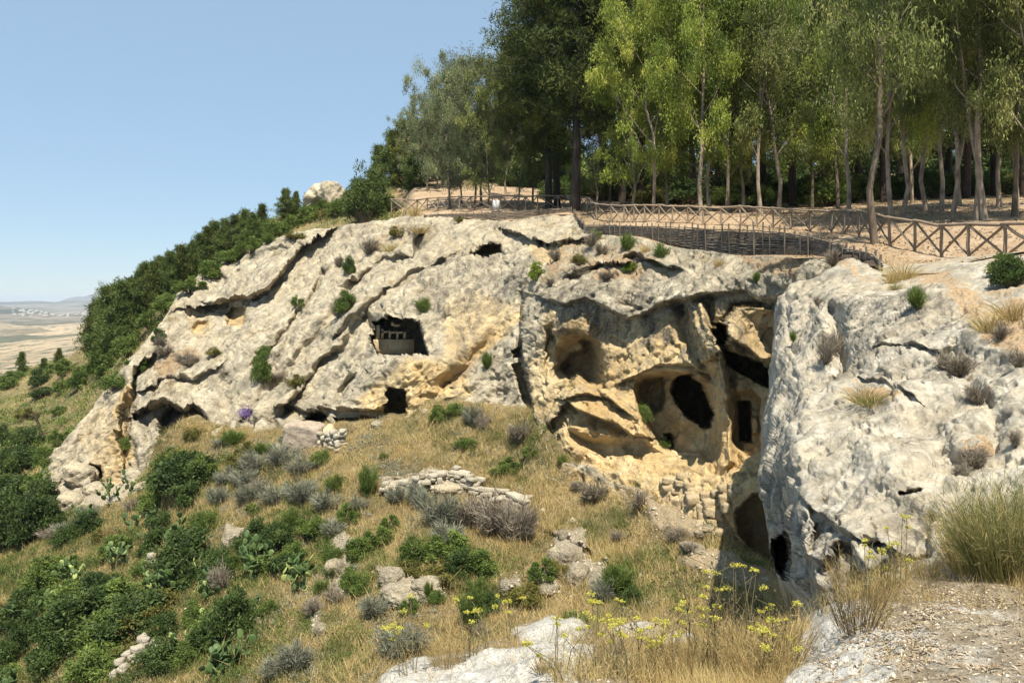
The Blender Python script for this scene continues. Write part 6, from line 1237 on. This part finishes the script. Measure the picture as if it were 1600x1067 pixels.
# ================================================================= FLOWERING FENNEL and tall dry stalks in the foreground
def umbel(T, C, D, ti, e, r, rg):
    for k in range(12):
        an = rg.random() * 6.28; q = rg.random() ** .5 * r; c = e + np.array([math.cos(an) * q, math.sin(an) * q, rg.uniform(.2, .5) * r]); T.tube([e, c], [.0018, .001], 3)
        m = 7; C.append(c + rg.normal(size=(m, 3)) * r * .16); D.append(unit(rg.normal(size=(m, 3)) + [0, 0, .6])); ti.append(rg.random(m))
def fennel(u, v, h_px, w_px, nst, heads, desc, mat=None, on=('ledge',), dead=False):
    h = hit(u, v, on)
    if h is None: return
    s = h[2] / F; H = h_px * s; W = w_px * s; rg = np.random.default_rng(int(u * 7 + v)); root = empty('fennel_plant', h[0]); tag(root, desc, 'wild flower', 'yellow fennel plants in the foreground')
    T = TubeM(); hs = []
    for k in range(nst):
        b = rg.normal(size=2) * W * .18; e = np.array([b[0] + rg.normal() * W * .35, b[1] + rg.normal() * W * .2, H * rg.uniform(.6, 1.05)]); T.tube([[b[0], b[1], -.03], [(b[0] * 1.5 + e[0] * .5) / 2, (b[1] + e[1]) / 2, e[2] * .5], e], [.0045, .0035, .002], 5)
        for j in range(3):
            f = rg.uniform(.3, .85); c = np.array([b[0] + (e[0] - b[0]) * f, b[1] + (e[1] - b[1]) * f, e[2] * f]); d2 = c + np.array([rg.normal() * .05, rg.normal() * .05, rg.uniform(.03, .1)]); T.tube([c, d2], [.002, .001], 4)
            if heads and rg.random() < .15: hs.append(d2)
        if heads: hs.append(e)
    for e in hs:
        C, D, ti = [], [], []; T2 = TubeM(); umbel(T, C, D, ti, e, .028 * rg.uniform(.7, 1.3), rg)
        C = np.concatenate(C); D = np.concatenate(D); m = len(C); V, Q = leaf_quads(C, D, rg.uniform(.008, .014, m), rg.uniform(.006, .010, m)); obj('flower_head', mesh_np('flower_head', V, Q, M_FLO, {'tint': np.repeat(np.concatenate(ti), 3)}), root)
    me = T.mesh('stems', M_STEM); a = me.attributes.new('tint', 'FLOAT', 'POINT'); a.data.foreach_set('value', np.full(len(me.vertices), .55, np.float32)); obj('stems', me, root)
    n = 40 * nst; C = np.c_[rg.normal(size=(n, 2)) * W * .3, rg.uniform(0, .5, n) * H]; V, Q, Tr = blades(C, unit(rg.normal(size=(n, 3)) * .6 + [0, 0, .8]), rg.uniform(.03, .09, n), rg.uniform(.0015, .003, n), .3); obj('leaves', mesh_np('leaves', V, Q, M_GR, {'tint': np.repeat(np.clip(.55 + rg.normal(size=n) * .2, 0, 1), 5)}, tris=Tr), root)
for a in [(585, 1060, 90, 70, 5, 1, 'yellow fennel at the left end of the near ledge'), (640, 1050, 110, 60, 5, 1, 'yellow fennel rising over the grey shrub at the ledge'), (745, 1020, 80, 70, 7, 1, 'yellow fennel cluster left of the white boulder ledge'), (800, 1000, 70, 50, 5, 1, 'low yellow fennel just left of the white ledge rock'), (885, 1060, 90, 80, 8, 1, 'yellow fennel in front of the white ledge rock'),
          (930, 1000, 70, 70, 6, 1, 'yellow fennel at the right side of the white ledge rock'), (960, 1060, 110, 70, 7, 1, 'yellow fennel above the bottom edge, centre'), (1030, 1066, 90, 90, 8, 1, 'brightest yellow fennel at the bottom edge'), (1035, 1000, 60, 70, 6, 1, 'small yellow fennel behind the bright bottom one'), (1110, 1062, 150, 70, 7, 1, 'tall yellow fennel beside the dark thistle stalk'),
          (1165, 1040, 150, 80, 8, 1, 'tall bushy yellow fennel right of the dark thistle stalk'), (1225, 1040, 100, 50, 6, 1, 'yellow fennel against the pale rock foot'), (1200, 1064, 90, 60, 6, 1, 'yellow fennel low at the bottom, by the pale rock foot'), (1246, 985, 80, 34, 4, 1, 'slender fennel in the cleft below the dark hole'), (1285, 960, 40, 30, 3, 0, 'dry stalk in the cleft foot'),
          (1355, 935, 90, 26, 3, 1, 'single-headed fennel against the grey rock'), (1385, 925, 90, 50, 5, 1, 'fennel group in front of the pitted rock'), (1402, 920, 120, 24, 3, 1, 'tallest thin fennel in front of the pitted rock'), (1495, 890, 110, 60, 14, 1, 'dense bunch of yellow-headed fennel at the right'), (1530, 885, 100, 40, 8, 1, 'fennel bunch in front of the green broom shrub')]:
    fennel(*a)
# dark dry thistle stalks
for u, v, hp, d_ in ((1120, 1060, 190, 'tall dark dried thistle stalk in the foreground'), (1150, 1050, 130, 'shorter dark dried stalk right of the tall one'), (1075, 1050, 150, 'dark dried stalk left of the tall one'), (1205, 1060, 120, 'dark branching stalk near the rock foot'), (1000, 1050, 80, 'thin dark stalk in the middle of the ledge')):
    h = hit(u, v, ('ledge',)) or hit(u, v); s = h[2] / F; H = hp * s; T = TubeM(); rg = np.random.default_rng(int(u)); T.tube([[0, 0, -.03], [rg.normal() * .03, 0, H * .5], [rg.normal() * .05, 0, H]], [.006, .005, .002], 5)
    for k in range(12):
        f = rg.uniform(.25, 1); c = np.array([0, 0, H * f]); e = c + np.array([rg.normal() * .08, rg.normal() * .06, rg.uniform(.02, .1)]); T.tube([c, e], [.003, .002], 4)
        T.tube([e, e + [0, 0, .012], e + [0, 0, .024]], [.003, .009, .003], 5)
    me = T.mesh('thistle_stalk', M_STEM); a = me.attributes.new('tint', 'FLOAT', 'POINT'); a.data.foreach_set('value', np.full(len(me.vertices), .08, np.float32)); o = obj('thistle_stalk', me); o.location = h[0]; tag(o, d_, 'dry stalk')
# green broom shrub at the right, dry heath in front
def broom(u, v, w, h_, n, t0, desc, name='broom_shrub', wid=.006, cat='shrub', on=('ledge', 'rock')):
    h = hit(u, min(v, 1066), on) or hit(u, min(v, 1060))
    s = h[2] / F; W, H = w * s, h_ * s; rg = np.random.default_rng(int(u)); m = n; an = rg.random(m) * 6.28; r = rg.random(m) ** .5; b = np.c_[np.cos(an) * r * W * .32, np.sin(an) * r * W * .25, np.zeros(m)]
    D = unit(np.c_[b[:, 0] / W * 1.7, b[:, 1] / W * 1.5, np.ones(m)] + rg.normal(size=(m, 3)) * .12); L = H * rg.uniform(.5, 1.05, m); V, Q, Tr = blades(b, D, L, np.full(m, wid), .12); ti = [np.repeat(np.clip(t0 + rg.normal(size=m) * .13, 0, 1), 5)]
    f = rg.uniform(.3, 1, (m * 5, 1)); C = np.repeat(b, 5, 0) + np.repeat(D * L[:, None], 5, 0) * f; V2, Q2, T2 = blades(C, unit(np.repeat(D, 5, 0) + rg.normal(size=(m * 5, 3)) * .45), np.full(m * 5, H * .16), np.full(m * 5, wid * .6), .1); k = len(V)
    ti.append(np.repeat(np.clip(t0 + rg.normal(size=m * 5) * .13, 0, 1), 5)); o = obj(name, mesh_np(name, np.r_[V, V2], np.r_[Q, Q2 + k], M_GR, {'tint': np.concatenate(ti)}, tris=np.r_[Tr, T2 + k])); o.location = h[0]; tag(o, desc, cat, 'shrubs of the near ledge')
broom(1570, 905, 150, 150, 900, .72, 'large green broom-like shrub with upright stems at the right edge', wid=.006)
broom(1515, 895, 90, 110, 380, .66, 'smaller green broom-like shrub, left part of the clump at the right')
broom(1620, 900, 130, 160, 600, .7, 'green broom-like shrub cut by the right picture edge')
broom(1450, 905, 110, 44, 300, .55, 'low grey-green shrub at the foot of the pitted rock', wid=.004)
broom(1340, 985, 110, 90, 170, .10, 'wiry dark grey leafless shrub on the near pale slab', wid=.0035)
broom(1325, 920, 70, 60, 140, .3, 'dry straw-coloured shrub in the crevice above the pale slab', wid=.0035)
broom(1385, 915, 60, 40, 140, .36, 'straw-coloured tuft under the fennel group', wid=.0035)
broom(1220, 950, 60, 70, 180, .6, 'grassy green tuft at the foot of the white rock by the cleft', wid=.006)
broom(1250, 960, 60, 60, 160, .3, 'straw-coloured tuft at the foot of the white rock by the cleft', wid=.006)
broom(700, 1040, 80, 50, 260, .3, 'dry brown tuft between the two white ledge rocks', wid=.003)
broom(905, 1062, 130, 40, 160, .36, 'straw and olive tuft at the bottom edge below the white rock', wid=.004)
broom(855, 1050, 60, 30, 120, .2, 'dry reddish-brown tuft on the white ledge rock', wid=.004)
broom(1080, 1062, 170, 80, 260, .2, 'broad straw-coloured tangle at the bottom centre', wid=.004)
broom(1190, 1062, 150, 100, 300, .30, 'tangle of dry stems in front of the pale rock foot', wid=.004)
broom(1000, 1064, 110, 50, 220, .28, 'brown dry tangle at the bottom, left of the dark stalks', wid=.004)
broom(940, 1040, 90, 50, 160, .12, 'dark reddish dry sprigs between flowers and white rock', wid=.003)
broom(1130, 1030, 120, 80, 200, .10, 'dark brown dry sprigs behind the thistle stalks', wid=.003)
broom(1240, 1030, 80, 70, 160, .16, 'brown dry sprigs beside the pale slab', wid=.003)
settle_labels()
# ================================================================= far town and the air
hs = []; V = []; Q = []; rg = np.random.default_rng(4)
midb = bpy.data.objects['mid_hills']; bv = BVHTree.FromObject(midb, DG)
for k in range(260):
    u = rg.uniform(20, 240); v = 487 + rg.normal() * 5 + (u < 60) * 0
    d = Vector(((u - HU) / F, 1, (HV - v) / F)).normalized(); p, n, i, t_ = bv.ray_cast(Vector((0, 0, 0)), d)
    if p is None: continue
    sx, sy, sz = rg.uniform(7, 15, 3) * [1, 1, .7]; b = len(V) ; c = np.array(p)
    for x in (-1, 1):
        for y in (-1, 1):
            for z in (-1, 1): V.append(c + [x * sx / 2, y * sy / 2, z * sz / 2 + sz * .3])
    Q += [[b + a for a in f] for f in ((0, 1, 3, 2), (4, 6, 7, 5), (0, 4, 5, 1), (2, 3, 7, 6), (1, 5, 7, 3))]
t = NT('far_plaster'); M_PL2 = t.out((.30, .28, .25)); o = obj('far_town', mesh_np('far_town', np.array(V), np.array(Q), M_PL2)); tag(o, 'pale town houses scattered over the far hill', kind='stuff')
hz = box_mesh('haze', 30000, 14400, 900, None); me = hz; o = obj('haze', me); o.location = (0, 7100, -450 + 42); tag(o, 'thin pale summer haze filling the valley', kind='stuff')
m = bpy.data.materials.new('haze_air'); m.use_nodes = True; nt = m.node_tree; nt.nodes.remove(nt.nodes['Principled BSDF']); pv = nt.nodes.new('ShaderNodeVolumePrincipled'); pv.inputs['Color'].default_value = (.72, .83, .97, 1); pv.inputs['Density'].default_value = 6e-5; pv.inputs['Anisotropy'].default_value = .0
nt.links.new(pv.outputs[0], nt.nodes['Material Output'].inputs['Volume']); me.materials.append(m)
